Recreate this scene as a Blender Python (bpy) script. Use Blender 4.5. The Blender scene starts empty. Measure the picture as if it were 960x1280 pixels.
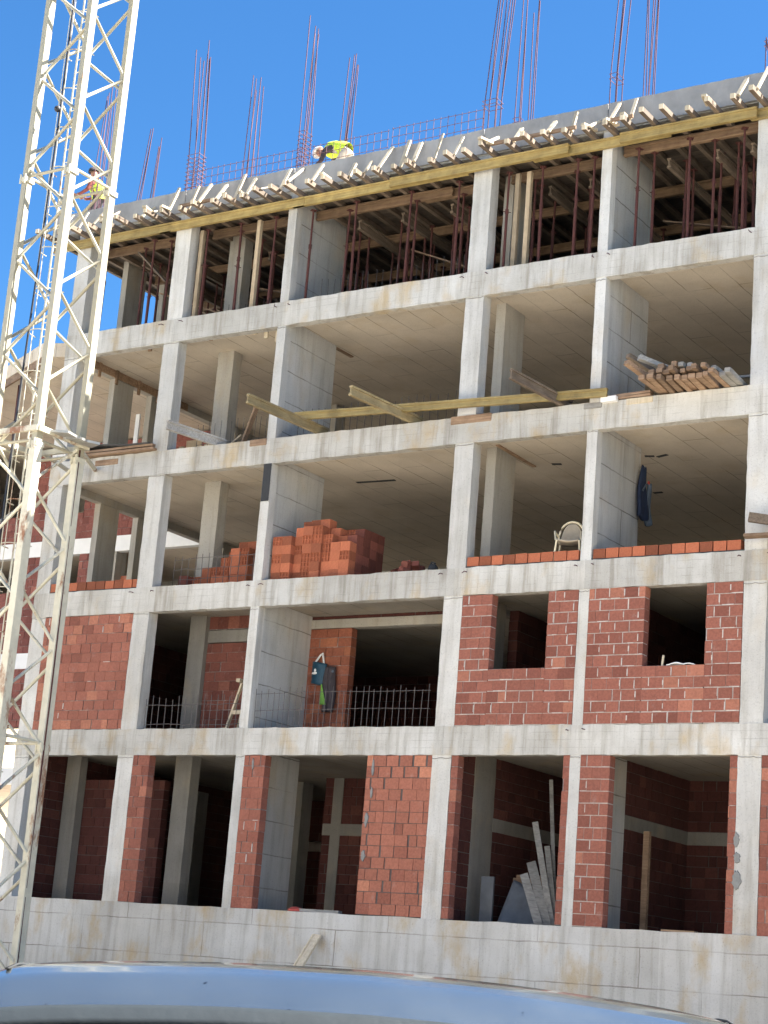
import bpy, math, random
from mathutils import Vector, Matrix
R_ = random.Random(7)
scene = bpy.context.scene
COL = scene.collection

# ------------------------------------------------------------------ materials
def new_mat(name):
    m = bpy.data.materials.new(name); m.use_nodes = True
    nt = m.node_tree; b = nt.nodes['Principled BSDF']
    return m, nt, b
class N:
    def __init__(s, nt): s.nt = nt
    def add(s, t, **k):
        n = s.nt.nodes.new(t)
        for a, v in k.items():
            if a.startswith('i_'):
                key = a[2:]; key = int(key) if key.isdigit() else key
                n.inputs[key].default_value = v
            else: setattr(n, a, v)
        return n
    def link(s, a, b): s.nt.links.new(a, b)
    def obj(s):
        return s.add('ShaderNodeTexCoord').outputs['Object']
    def mapping(s, src, scale=(1,1,1), loc=(0,0,0), rot=(0,0,0)):
        n = s.add('ShaderNodeMapping'); n.inputs['Scale'].default_value = scale
        n.inputs['Location'].default_value = loc; n.inputs['Rotation'].default_value = rot
        s.link(src, n.inputs['Vector']); return n.outputs[0]
    def noise(s, src, scale=5, detail=4, rough=.55, dist=0):
        n = s.add('ShaderNodeTexNoise'); n.inputs['Scale'].default_value = scale
        n.inputs['Detail'].default_value = detail; n.inputs['Roughness'].default_value = rough
        n.inputs['Distortion'].default_value = dist
        s.link(src, n.inputs['Vector']); return n.outputs['Fac']
    def ramp(s, fac, stops):
        n = s.add('ShaderNodeValToRGB'); e = n.color_ramp.elements
        while len(e) < len(stops): e.new(.5)
        for i, (p, c) in enumerate(stops):
            e[i].position = p
            e[i].color = (c, c, c, 1) if isinstance(c, (int, float)) else (*c, 1)
        s.link(fac, n.inputs[0]); return n.outputs[0]
    def mix(s, fac, a, b, mode='MIX'):
        n = s.add('ShaderNodeMix', data_type='RGBA', blend_type=mode)
        for sock, v in ((n.inputs[0], fac), (n.inputs[6], a), (n.inputs[7], b)):
            if isinstance(v, (int, float)): sock.default_value = v if sock == n.inputs[0] else (v, v, v, 1)
            elif isinstance(v, tuple): sock.default_value = (*v, 1)
            else: s.link(v, sock)
        return n.outputs[2]
    def math(s, op, a, b=None, c=None):
        n = s.add('ShaderNodeMath', operation=op)
        for i, v in enumerate((a, b, c)):
            if v is None: continue
            if isinstance(v, (int, float)): n.inputs[i].default_value = v
            else: s.link(v, n.inputs[i])
        return n.outputs[0]
    def bump(s, h, strength=.3, dist=.02):
        n = s.add('ShaderNodeBump'); n.inputs['Strength'].default_value = strength
        n.inputs['Distance'].default_value = dist; s.link(h, n.inputs['Height']); return n.outputs[0]

def concrete(name, lo, hi, stain=.5, streak=.5, panel=None, lift=None, boards=True, patch=.5, gate=(.36, .6)):
    m, nt, b = new_mat(name); n = N(nt); o = n.obj()
    oi = n.add('ShaderNodeObjectInfo')
    big = n.noise(o, .9, 5, .6)
    base = n.mix(n.ramp(big, [(.3, 0.), (.7, 1.)]), lo, hi)
    # pour-to-pour tone differences in rectangular patches
    vb = n.add('ShaderNodeTexBrick'); vb.inputs['Scale'].default_value = 1
    vb.inputs['Mortar Size'].default_value = 0; vb.inputs['Brick Width'].default_value = 1.3; vb.inputs['Row Height'].default_value = 3.0
    vb.inputs['Color1'].default_value = (.80, .79, .77, 1); vb.inputs['Color2'].default_value = (1, 1, 1, 1); vb.offset = .37
    comb = n.add('ShaderNodeCombineXYZ'); sep = n.add('ShaderNodeSeparateXYZ'); n.link(o, sep.inputs[0])
    n.link(n.math('ADD', sep.outputs[0], n.math('MULTIPLY', sep.outputs[1], .63)), comb.inputs[0]); n.link(sep.outputs[2], comb.inputs[1])
    n.link(comb.outputs[0], vb.inputs['Vector'])
    base = n.mix(patch, base, vb.outputs['Color'], 'MULTIPLY')
    st = n.noise(n.mapping(o, (5.5, 5.5, .45)), 1.0, 5, .62)
    base = n.mix(streak, base, n.ramp(st, [(.34, (.60, .57, .52)), (.52, (1, 1, 1))]), 'MULTIPLY')
    st2 = n.noise(n.mapping(o, (13, 13, .5), (3, 1, 0)), 1.0, 4, .6)
    base = n.mix(streak * .4, base, n.ramp(st2, [(.30, (.66, .64, .60)), (.45, (1, 1, 1))]), 'MULTIPLY')
    yl = n.noise(n.mapping(o, (1.1, 1.1, .7), (11, 4, 2)), 1.3, 4, .6)
    base = n.mix(n.math('MULTIPLY', n.ramp(yl, [(.53, 0.), (.70, 1.)]), stain), base, (.46, .33, .16))
    sp = n.noise(o, 38, 2, .6)
    base = n.mix(.5, base, n.ramp(sp, [(.30, .62), (.42, 1.)]), 'MULTIPLY')
    h = n.noise(o, 26, 5, .65)
    if boards:   # board marks of rough formwork: thin horizontal lines
        bz = n.math('FRACT', n.math('MULTIPLY', sep.outputs[2], 7.3))
        ln = n.math('MULTIPLY', n.math('LESS_THAN', bz, .07), n.ramp(n.noise(o, 2.3, 3), [(.45, 0.), (.6, 1.)]))
        base = n.mix(n.math('MULTIPLY', ln, .38), base, (.20, .19, .17))
    if panel:
        pb = n.add('ShaderNodeTexBrick'); pb.inputs['Scale'].default_value = 1; pb.offset = panel[2]
        pb.inputs['Brick Width'].default_value = panel[0]; pb.inputs['Row Height'].default_value = panel[1]
        pb.inputs['Mortar Size'].default_value = panel[3]; pb.inputs['Mortar Smooth'].default_value = .2
        pb.inputs['Color1'].default_value = (1, 1, 1, 1); pb.inputs['Color2'].default_value = (.93, .92, .91, 1); pb.inputs['Mortar'].default_value = (.38, .35, .32, 1)
        if lift == 'ceil':
            c2 = n.add('ShaderNodeCombineXYZ'); n.link(n.math('ADD', sep.outputs[1], 40.), c2.inputs[0]); n.link(n.math('ADD', sep.outputs[0], 40.2), c2.inputs[1])
        else:
            c2 = n.add('ShaderNodeCombineXYZ'); n.link(n.math('ADD', n.math('ADD', sep.outputs[0], sep.outputs[1]), 41.), c2.inputs[0]); n.link(n.math('ADD', sep.outputs[2], 40 + (lift or 0)), c2.inputs[1])
        wob = n.add('ShaderNodeVectorMath', operation='ADD'); nw = n.add('ShaderNodeTexNoise'); nw.inputs['Scale'].default_value = 3.
        sub = n.add('ShaderNodeVectorMath', operation='MULTIPLY_ADD'); n.link(o, nw.inputs['Vector']); n.link(nw.outputs['Color'], sub.inputs[0])
        sub.inputs[1].default_value = (.04, .04, .04); sub.inputs[2].default_value = (-.02, -.02, -.02)
        n.link(c2.outputs[0], wob.inputs[0]); n.link(sub.outputs[0], wob.inputs[1]); n.link(wob.outputs[0], pb.inputs['Vector'])
        gate = n.ramp(n.noise(o, .8, 3), [(gate[0], .05), (gate[1], .9)])
        base = n.mix(gate, base, pb.outputs['Color'], 'MULTIPLY')
    pits = n.add('ShaderNodeTexVoronoi'); pits.inputs['Scale'].default_value = 9; n.link(o, pits.inputs['Vector'])
    base = n.mix(n.math('MULTIPLY', n.math('LESS_THAN', pits.outputs['Distance'], .07), .35), base, (.12, .11, .10))
    tone = n.math('ADD', n.math('MULTIPLY', oi.outputs['Random'], .20), .86)
    tc = n.add('ShaderNodeCombineColor'); [n.link(tone, tc.inputs[i]) for i in range(3)]
    base = n.mix(1., base, tc.outputs[0], 'MULTIPLY')
    n.link(base, b.inputs['Base Color']); b.inputs['Roughness'].default_value = .9
    n.link(n.bump(h, .35, .02), b.inputs['Normal'])
    return m

def tint_mat(name, rough=.9, var=.35, dirt=None, scale=30, spec=.3, metal=0):
    """colour comes from each face's own material tint (unit-to-unit variation), plus grain"""
    m, nt, b = new_mat(name); n = N(nt); o = n.obj()
    at = n.add('ShaderNodeVertexColor', layer_name='tint')
    c = n.mix(var, at.outputs[0], n.ramp(n.noise(o, scale, 4, .6), [(.3, .5), (.65, 1.25)]), 'MULTIPLY')
    if dirt:
        c = n.mix(n.ramp(n.noise(n.mapping(o, (1, 1, 1.), (5, 2, 9)), dirt[0], 5, .65), [(dirt[1], 0.), (dirt[1] + .16, dirt[3])]), c, dirt[2])
    n.link(c, b.inputs['Base Color']); b.inputs['Roughness'].default_value = rough
    b.inputs['Specular IOR Level'].default_value = spec; b.inputs['Metallic'].default_value = metal
    n.link(n.bump(n.noise(o, scale * 1.5, 3), .3, .01), b.inputs['Normal'])
    return m

def wood(name, a, c, axis='x', rough=.75, dirt=.4):
    m, nt, b = new_mat(name); n = N(nt); o = n.obj(); oi = n.add('ShaderNodeObjectInfo')
    sc = {'x': (1.2, 30, 30), 'y': (30, 1.2, 30), 'z': (30, 30, 1.2)}[axis]
    vm = n.add('ShaderNodeVectorMath', operation='ADD'); n.link(n.mapping(o, sc), vm.inputs[0])
    cx = n.add('ShaderNodeCombineXYZ'); n.link(n.math('MULTIPLY', oi.outputs['Random'], 90.), cx.inputs[0]); n.link(n.math('MULTIPLY', oi.outputs['Random'], 37.), cx.inputs[2]); n.link(cx.outputs[0], vm.inputs[1])
    g = n.noise(vm.outputs[0], 1., 5, .6)
    col = n.mix(n.ramp(g, [(.3, 0.), (.7, 1.)]), a, c)
    col = n.mix(dirt, col, n.ramp(n.noise(o, 3.2, 5, .65), [(.35, (.42, .38, .34)), (.58, (1, 1, 1))]), 'MULTIPLY')
    tone = n.math('ADD', n.math('MULTIPLY', oi.outputs['Random'], .5), .72)
    tc = n.add('ShaderNodeCombineColor'); [n.link(tone, tc.inputs[i]) for i in range(3)]
    col = n.mix(1., col, tc.outputs[0], 'MULTIPLY')
    n.link(col, b.inputs['Base Color']); b.inputs['Roughness'].default_value = rough
    n.link(n.bump(g, .25, .01), b.inputs['Normal'])
    return m

def plain(name, c, rough=.6, metal=0, var=.25, scale=12, c2=None, thr=(.5, .62), spec=.5):
    m, nt, b = new_mat(name); n = N(nt); o = n.obj()
    col = n.mix(var, c, n.ramp(n.noise(o, scale, 4, .6), [(.3, .45), (.65, 1.2)]), 'MULTIPLY')
    if c2: col = n.mix(n.ramp(n.noise(n.mapping(o, (1, 1, .45), (3, 7, 1)), scale * .35, 6, .7), [(thr[0], 0.), (thr[1], 1.)]), col, c2)
    n.link(col, b.inputs['Base Color']); b.inputs['Roughness'].default_value = rough; b.inputs['Metallic'].default_value = metal
    b.inputs['Specular IOR Level'].default_value = spec
    n.link(n.bump(n.noise(o, scale * 3, 3), .12, .01), b.inputs['Normal'])
    return m

M = {}
M['conc'] = concrete('concrete', (.44, .415, .37), (.65, .635, .60), .62, .85, patch=.8)
M['conc_col'] = concrete('concrete_column', (.49, .47, .435), (.655, .64, .605), .22, .50, patch=.35, boards=False)
M['conc_wall'] = concrete('concrete_shear_wall', (.43, .43, .42), (.54, .53, .51), .25, .40, panel=(3.3, .66, .3, .013), gate=(.30, .58), boards=False)
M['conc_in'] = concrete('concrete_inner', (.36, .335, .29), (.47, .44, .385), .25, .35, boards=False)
M['conc_low'] = concrete('concrete_shade_joint', (.20, .19, .17), (.28, .265, .24), .2, .3, boards=False)  # inner concrete darkened to paint lower-storey shade; also used for pour joints
M['ceil_low'] = concrete('concrete_soffit_shade', (.26, .23, .19), (.34, .305, .255), .25, .0, panel=(2.45, .52, .5, .012), lift='ceil', boards=False, patch=.2, gate=(.36, .64))  # soffit concrete darkened to paint in the shade of the lower storeys
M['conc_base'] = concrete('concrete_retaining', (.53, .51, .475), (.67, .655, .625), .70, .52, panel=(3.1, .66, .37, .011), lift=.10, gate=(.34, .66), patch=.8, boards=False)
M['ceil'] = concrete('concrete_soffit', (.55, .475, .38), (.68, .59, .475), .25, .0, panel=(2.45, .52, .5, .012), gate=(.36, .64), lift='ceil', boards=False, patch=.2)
M['floor_dark'] = plain('dark_floor', (.20, .18, .155), .95, var=.4, scale=2.)  # dark tone chosen to cut light bounced up from the floors
M['white'] = plain('white_paint', (.80, .79, .77), .7, var=.12, scale=3)
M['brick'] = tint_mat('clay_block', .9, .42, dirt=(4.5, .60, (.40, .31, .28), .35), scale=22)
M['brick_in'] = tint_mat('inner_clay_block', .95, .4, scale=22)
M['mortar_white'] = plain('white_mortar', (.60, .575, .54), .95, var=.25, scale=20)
M['mortar_in'] = plain('inner_mortar', (.10, .085, .08), .95, var=.4, scale=8)  # mortar darkened for the shaded rooms; also one pier's dark joints
M['post'] = wood('tan_post', (.34, .26, .165), (.46, .36, .24), 'z', .8, .4)
M['loose'] = tint_mat('clay_block_new', .85, .30, scale=30)
M['mortar'] = tint_mat('mortar', .95, .5, dirt=(4., .52, (.58, .53, .49), .8), scale=12)
M['mortar_pat'] = plain('cement_patch', (.23, .23, .22), .95, var=.3, scale=14)
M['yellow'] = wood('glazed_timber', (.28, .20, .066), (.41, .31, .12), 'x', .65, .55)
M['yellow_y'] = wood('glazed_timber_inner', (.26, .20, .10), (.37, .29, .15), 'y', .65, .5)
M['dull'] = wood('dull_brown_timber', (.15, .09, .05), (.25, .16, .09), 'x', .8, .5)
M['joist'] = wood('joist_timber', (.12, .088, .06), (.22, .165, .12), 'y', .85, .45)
M['pale'] = wood('pale_timber', (.44, .36, .25), (.60, .51, .37), 'z', .8, .15)
M['lumber'] = wood('old_lumber', (.20, .12, .07), (.37, .25, .16), 'x', .85, .5)
M['grey_lumber'] = wood('grey_lumber', (.25, .24, .22), (.42, .40, .37), 'x', .85, .4)
M['deck'] = wood('deck_board', (.06, .045, .034), (.13, .10, .075), 'x', .9, .5)
M['ply'] = plain('film_faced_ply', (.27, .265, .26), .8, var=.35, scale=2.2, c2=(.38, .37, .36), thr=(.45, .7))
M['rust'] = plain('rusty_steel', (.085, .026, .021), .8, .2, .5, 10, c2=(.25, .18, .15), thr=(.60, .70))
M['rebar'] = plain('rebar_steel', (.13, .065, .08), .7, .5, .4, 6)
M['rebar_dull'] = plain('rebar_mesh_steel', (.13, .115, .11), .7, .4, .4, 6)
M['galv'] = plain('grey_steel', (.40, .39, .36), .5, .5, .3, 9)
M['cream'] = plain('cream_paint', (.37, .335, .245), .5, 0, .10, 3., c2=(.27, .12, .05), thr=(.66, .72))
M['cream_old'] = plain('weathered_cream_paint', (.60, .56, .44), .6, 0, .25, 4., c2=(.26, .12, .06), thr=(.56, .64))
M['cable'] = plain('black_cable', (.015, .015, .02), .5)
M['black'] = plain('flat_black', (.035, .036, .038), .85, var=.3, scale=8)
M['dark_sheet'] = plain('dark_tar_sheet', (.06, .058, .058), .8, var=.4, scale=4)
M['grey_tarp'] = plain('grey_tarp', (.095, .105, .12), .55, var=.5, scale=3)
M['red'] = plain('red_plastic', (.45, .07, .05), .5)
M['ground'] = None
M['vest'] = plain('hi_vis_cloth', (.62, .80, .06), .8, var=.2, scale=14)
M['helmet'] = plain('white_helmet', (.82, .81, .78), .35, var=.05)
M['skin'] = plain('skin', (.30, .145, .09), .6, var=.2)
M['cloth_dark'] = plain('dark_work_cloth', (.055, .045, .05), .9, var=.4, scale=9)
M['cloth_red'] = plain('rust_red_cloth', (.23, .06, .045), .9, var=.3, scale=9)
M['cloth_pale'] = plain('pale_trousers', (.52, .48, .40), .9, var=.3, scale=8)
M['navy'] = plain('navy_cloth', (.008, .017, .045), .85, var=.5, scale=9)
M['slate'] = plain('slate_cloth', (.075, .10, .135), .9, var=.4, scale=9)
M['green'] = plain('green_cloth', (.16, .34, .06), .9, var=.3, scale=12)
M['teal'] = plain('teal_bag', (.012, .06, .10), .6, var=.4, scale=18)
M['chair'] = plain('cream_plastic', (.70, .60, .40), .4, var=.1)
M['cushion'] = plain('tan_cushion', (.38, .32, .24), .9, var=.2)
def ground_mat():
    m, nt, b = new_mat('dusty_gravel'); n = N(nt); o = n.obj()
    c = n.mix(n.ramp(n.noise(o, .25, 6, .6), [(.35, 0.), (.65, 1.)]), (.56, .505, .415), (.68, .62, .52))
    c = n.mix(.35, c, n.ramp(n.noise(o, 14, 4, .7), [(.3, .6), (.6, 1.05)]), 'MULTIPLY')
    n.link(c, b.inputs['Base Color']); b.inputs['Roughness'].default_value = .95
    n.link(n.bump(n.noise(o, 20, 5), .5, .04), b.inputs['Normal']); return m
M['ground'] = ground_mat()
def car_paint():
    m, nt, b = new_mat('car_paint'); n = N(nt); o = n.obj()
    c = n.mix(n.math('MULTIPLY', n.ramp(n.noise(o, 42, 2, .6), [(.725, 0.), (.75, 1.)]), .9), (.38, .42, .405), (.05, .045, .04))
    n.link(c, b.inputs['Base Color']); b.inputs['Metallic'].default_value = .92; b.inputs['Roughness'].default_value = .28
    b.inputs['Coat Weight'].default_value = .7; b.inputs['Coat Roughness'].default_value = .06; b.inputs['Specular IOR Level'].default_value = .4
    dust = n.ramp(n.noise(o, 4, 5), [(.3, .14), (.7, .27)]); n.link(dust, b.inputs['Roughness'])
    return m
M['car'] = car_paint()
M['glass'] = plain('dark_glass', (.006, .007, .008), .05, var=0)
M['rubber'] = plain('rubber', (.02, .02, .02), .8)
M['alloy'] = plain('alloy', (.5, .5, .5), .3, .9, .1)
M['lamp_red'] = plain('red_lens', (.4, .01, .01), .15)
M['lamp_clear'] = plain('clear_lens', (.7, .7, .7), .1)

# ------------------------------------------------------------------ mesh helper
class MB:
    def __init__(s): s.v = []; s.f = []; s.c = []
    def quadbox(s, pts, col=(1, 1, 1)):
        b = len(s.v); s.v += [tuple(p) for p in pts]
        for f in ((0, 3, 2, 1), (4, 5, 6, 7), (0, 1, 5, 4), (1, 2, 6, 5), (2, 3, 7, 6), (3, 0, 4, 7)):
            s.f.append(tuple(b + i for i in f)); s.c.append(col)
        return s
    def box(s, x0, x1, y0, y1, z0, z1, col=(1, 1, 1)):
        return s.quadbox([(x0, y0, z0), (x1, y0, z0), (x1, y1, z0), (x0, y1, z0), (x0, y0, z1), (x1, y0, z1), (x1, y1, z1), (x0, y1, z1)], col)
    def beam(s, p0, p1, w, h, up=(0, 0, 1), col=(1, 1, 1)):
        p0 = Vector(p0); p1 = Vector(p1); d = (p1 - p0).normalized(); u = Vector(up)
        if abs(d.dot(u)) > .98: u = Vector((0, 1, 0))
        r = d.cross(u).normalized() * (w / 2); t = r.cross(d).normalized() * (h / 2)
        return s.quadbox([p0 - r - t, p0 + r - t, p1 + r - t, p1 - r - t, p0 - r + t, p0 + r + t, p1 + r + t, p1 - r + t], col)
    def tube(s, pts, rad, n=8, col=(1, 1, 1), cap=True):
        pts = [Vector(p) for p in pts]; rads = rad if isinstance(rad, (list, tuple)) else [rad] * len(pts)
        rings = []
        for i, p in enumerate(pts):
            d = (pts[min(i + 1, len(pts) - 1)] - pts[max(i - 1, 0)]).normalized()
            a = Vector((0, 0, 1)) if abs(d.z) < .9 else Vector((1, 0, 0))
            x = d.cross(a).normalized(); y = d.cross(x)
            b = len(s.v)
            for k in range(n):
                t = 2 * math.pi * k / n; s.v.append(tuple(p + (x * math.cos(t) + y * math.sin(t)) * rads[i]))
            rings.append(b)
        for a, b in zip(rings, rings[1:]):
            for k in range(n):
                s.f.append((a + k, a + (k + 1) % n, b + (k + 1) % n, b + k)); s.c.append(col)
        if cap:
            s.f.append(tuple(rings[0] + k for k in range(n))); s.c.append(col)
            s.f.append(tuple(rings[-1] + k for k in reversed(range(n)))); s.c.append(col)
        return s
    def ball(s, c, r, sc=(1, 1, 1), nu=14, nv=9, col=(1, 1, 1), v0=0., v1=1.):
        b = len(s.v)
        for j in range(nv + 1):
            ph = math.pi * (v0 + (v1 - v0) * j / nv)
            for i in range(nu):
                t = 2 * math.pi * i / nu
                s.v.append((c[0] + r * sc[0] * math.sin(ph) * math.cos(t), c[1] + r * sc[1] * math.sin(ph) * math.sin(t), c[2] + r * sc[2] * math.cos(ph)))
        for j in range(nv):
            for i in range(nu):
                s.f.append((b + j * nu + i, b + (j + 1) * nu + i, b + (j + 1) * nu + (i + 1) % nu, b + j * nu + (i + 1) % nu)); s.c.append(col)
        return s
    def sheet(s, fn, nu, nv, thick=0., col=(1, 1, 1)):
        """grid surface fn(u,v)->point, optional thickness along the normal"""
        P = [[Vector(fn(i / nu, j / nv)) for i in range(nu + 1)] for j in range(nv + 1)]
        def put(off):
            b = len(s.v)
            for j in range(nv + 1):
                for i in range(nu + 1):
                    a = P[j][min(i + 1, nu)] - P[j][max(i - 1, 0)]; c = P[min(j + 1, nv)][i] - P[max(j - 1, 0)][i]
                    nn = a.cross(c); nn = nn.normalized() if nn.length > 1e-9 else Vector((0, 0, 1))
                    s.v.append(tuple(P[j][i] + nn * off))
            return b
        W = nu + 1
        b = put(thick / 2)
        for j in range(nv):
            for i in range(nu): s.f.append((b + j * W + i, b + j * W + i + 1, b + (j + 1) * W + i + 1, b + (j + 1) * W + i)); s.c.append(col)
        if thick:
            b2 = put(-thick / 2)
            for j in range(nv):
                for i in range(nu): s.f.append((b2 + j * W + i, b2 + (j + 1) * W + i, b2 + (j + 1) * W + i + 1, b2 + j * W + i + 1)); s.c.append(col)
            rim = [(0, i) for i in range(nu)] + [(j, nu) for j in range(nv)] + [(nv, i) for i in range(nu, 0, -1)] + [(j, 0) for j in range(nv, 0, -1)]
            for (a, c), (a2, c2) in zip(rim, rim[1:] + rim[:1]):
                s.f.append((b + a * W + c, b2 + a * W + c, b2 + a2 * W + c2, b + a2 * W + c2)); s.c.append(col)
        return s
    def mesh(s, name, mat, smooth=False):
        me = bpy.data.meshes.new(name); me.from_pydata(s.v, [], s.f); me.materials.append(mat)
        at = me.color_attributes.new('tint', 'FLOAT_COLOR', 'CORNER')
        buf = []
        for p, c in zip(me.polygons, s.c):
            for _ in p.loop_indices: buf += [c[0], c[1], c[2], 1.]
            if smooth: p.use_smooth = True
        at.data.foreach_set('color', buf); me.update(); return me
    def build(s, name, mat, parent=None, smooth=False, bevel=0):
        o = bpy.data.objects.new(name, s.mesh(name, M[mat] if isinstance(mat, str) else mat, smooth)); COL.objects.link(o)
        if parent is not None: o.parent = parent
        if bevel:
            md = o.modifiers.new('bevel', 'BEVEL'); md.width = bevel; md.segments = 2; md.limit_method = 'ANGLE'
        return o
def tag(o, label, cat, group=None, kind=None):
    if label: o['label'] = label
    if cat: o['category'] = cat
    if group: o['group'] = group
    if kind: o['kind'] = kind
    return o
def thing(name, label, cat, loc=(0, 0, 0), group=None):
    o = bpy.data.objects.new(name, None); COL.objects.link(o); o.location = loc; o.empty_display_size = .2
    return tag(o, label, cat, group)
def copy_tree(o, parent=None):
    c = o.copy(); COL.objects.link(c)
    if parent is not None: c.parent = parent
    for ch in list(o.children): copy_tree(ch, c)
    return c
def ordinal(i): return ['first', 'second', 'third', 'fourth', 'fifth', 'sixth', 'seventh', 'eighth', 'ninth', 'tenth', 'eleventh', 'twelfth', 'thirteenth', 'fourteenth', 'fifteenth'][i]

# ------------------------------------------------------------------ camera
FPX = 2376.947
C = Vector((18.5275, -29.9366, -4.8927))
r0 = Vector((0.8393211921615329, 0.5380230466440464, 0.07791750553246184))
r1 = Vector((-0.06915134079998325, 0.24782309564957047, -0.9663342099544175))
r2 = Vector((-0.5392198331423906, 0.805676681146055, 0.24520819114248685))
cam = bpy.data.cameras.new('camera'); co = bpy.data.objects.new('camera', cam); COL.objects.link(co)
co.matrix_world = Matrix(((r0.x, -r1.x, -r2.x, C.x), (r0.y, -r1.y, -r2.y, C.y), (r0.z, -r1.z, -r2.z, C.z), (0, 0, 0, 1)))
cam.sensor_fit = 'VERTICAL'; cam.sensor_height = 24.; cam.lens = 24. * FPX / 1280.; cam.clip_end = 2000; cam.clip_start = .1
scene.camera = co
def at(x, y, ax, v):
    d = r0 * ((x - 480) / FPX) + r1 * ((y - 640) / FPX) + r2
    k = 'xyz'.index(ax); t = (v - C[k]) / d[k]; return C + d * t

# ------------------------------------------------------------------ light
sd = Vector((.60, .36, .80)).normalized()          # towards the sun: high, from the right, slightly behind the facade
sun = bpy.data.lights.new('sun', 'SUN'); sun.energy = 5.0; sun.angle = math.radians(.55); sun.color = (1, .965, .90)
so = bpy.data.objects.new('sun', sun); COL.objects.link(so); so.rotation_euler = sd.to_track_quat('Z', 'Y').to_euler(); so.location = (30, 10, 60)
w = bpy.data.worlds.new('World'); scene.world = w; w.use_nodes = True
nt = w.node_tree; bg = nt.nodes['Background']; sky = nt.nodes.new('ShaderNodeTexSky'); sky.sky_type = 'NISHITA'; sky.sun_disc = False
sky.sun_elevation = math.asin(sd.z); sky.sun_rotation = math.atan2(sd.x, sd.y)
sky.air_density = 1.0; sky.dust_density = .25; sky.ozone_density = 4.0; sky.altitude = 500
hs = nt.nodes.new('ShaderNodeHueSaturation'); hs.inputs['Saturation'].default_value = 1.12
tm = nt.nodes.new('ShaderNodeMix'); tm.data_type = 'RGBA'; tm.blend_type = 'MULTIPLY'; tm.inputs[0].default_value = 1.; tm.inputs[7].default_value = (.47, .73, .86, 1)
nt.links.new(sky.outputs[0], hs.inputs['Color']); nt.links.new(hs.outputs[0], tm.inputs[6]); nt.links.new(tm.outputs[2], bg.inputs[0]); bg.inputs[1].default_value = .05
scene.view_settings.view_transform = 'Standard'; scene.view_settings.look = 'None'; scene.view_settings.gamma = 1; scene.view_settings.exposure = 2.5
scene.view_settings.use_curve_mapping = False
scene.cycles.use_denoising = True
scene.cycles.max_bounces = 6; scene.cycles.diffuse_bounces = 4

# ------------------------------------------------------------------ ground
GZ = -6.40
g = MB(); 
def gfn(u, v):
    return (-300 + 600 * u, -260 + 560 * v, GZ)
g.sheet(gfn, 30, 30); tag(g.build('ground', 'ground'), 'dusty pale gravel yard in front of the building site', 'ground', kind='structure')

M['asphalt'] = plain('asphalt', (.06, .058, .055), .9, var=.4, scale=9)  # dark tone for the unseen street, to dim the car's reflections
M['soil'] = plain('added_dark_soil', (.20, .17, .13), .95, var=.5, scale=3)
tag(MB().box(-300, 300, -46, -21.6, GZ - .02, GZ + .004).build('road', 'asphalt'), 'unseen dark asphalt street placed where the car is parked to dim its reflections', 'road', kind='structure')  # unseen street, placed and darkened to dim the car's reflections
tag(MB().box(-300, 300, -9.3, -.05, GZ - .02, GZ + .006).build('added_soil', 'soil'), 'unseen dark soil strip added along the retaining wall to cut bounced light', 'ground', kind='structure')  # dark ground strip added to cut bounce light into the lower storeys
tag(MB().box(-300, 300, -21.6, -21.42, GZ - .1, GZ + .13).build('kerb', 'conc_base'), 'concrete kerb between street and site', 'kerb', kind='structure')
# ------------------------------------------------------------------ the building
BLD = thing('unfinished_building', 'unfinished five storey concrete frame building with red brick infill', 'building', (0, 0, GZ))
BLD_P = Vector((0, 0, GZ))
def B(mb, name, mat, **k):
    o = mb.build(name, mat, None, **k); o.parent = BLD; o.matrix_parent_inverse = Matrix.Translation(-BLD_P); return o
COLX = [(-10.52, -10.12), (-7.633, -7.211), (-4.568, -4.352), (0, .412), (2.852, 3.062), (6.012, 6.436), (9.0, 9.42), (12.0, 12.4)]
T = {1: -3.5, 2: 0., 3: 3.0, 4: 6.0, 5: 9.0, 6: 12.0}       # slab tops
BOT = {2: -.54, 3: 2.46, 4: 5.463, 5: 8.465, 6: 11.46}      # edge-beam soffits
XL, XR, YB = -10.52, 12.4, 10.0
def rough_box(mb, x0, x1, y0, y1, z0, z1, seg=.16, amp=.006, axis='x'):
    """box along x (or z) whose long edges wander a little, like a site-cast member"""
    L = (x1 - x0) if axis == 'x' else (z1 - z0); n = max(2, int(L / seg)); rings = []
    for i in range(n + 1):
        t = i / n; j = [R_.uniform(-amp, amp) for _ in range(8)]; e = 0 if i in (0, n) else 1
        b = len(mb.v)
        if axis == 'x':
            x = x0 + L * t
            mb.v += [(x, y0 + j[0] * .5, z0 + j[1]), (x, y1, z0), (x, y1, z1), (x, y0 + j[2] * .5, z1 + j[3])]
        else:
            z = z0 + L * t
            mb.v += [(x0 + j[0], y0 + j[1] * .5, z), (x1 + j[2], y0 + j[3] * .5, z), (x1 + j[4], y1, z), (x0, y1, z)]
        rings.append(b)
    for a, b in zip(rings, rings[1:]):
        for k in range(4):
            q = (a + k, a + (k + 1) % 4, b + (k + 1) % 4, b + k)
            mb.f.append(q if axis == 'z' else q[::-1]); mb.c.append((1, 1, 1))
    a, b = rings[0], rings[-1]
    mb.f += [tuple(a + k for k in (range(4) if axis == 'x' else reversed(range(4)))), tuple(b + k for k in (reversed(range(4)) if axis == 'x' else range(4)))]; mb.c += [(1, 1, 1)] * 2
    return mb
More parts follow.
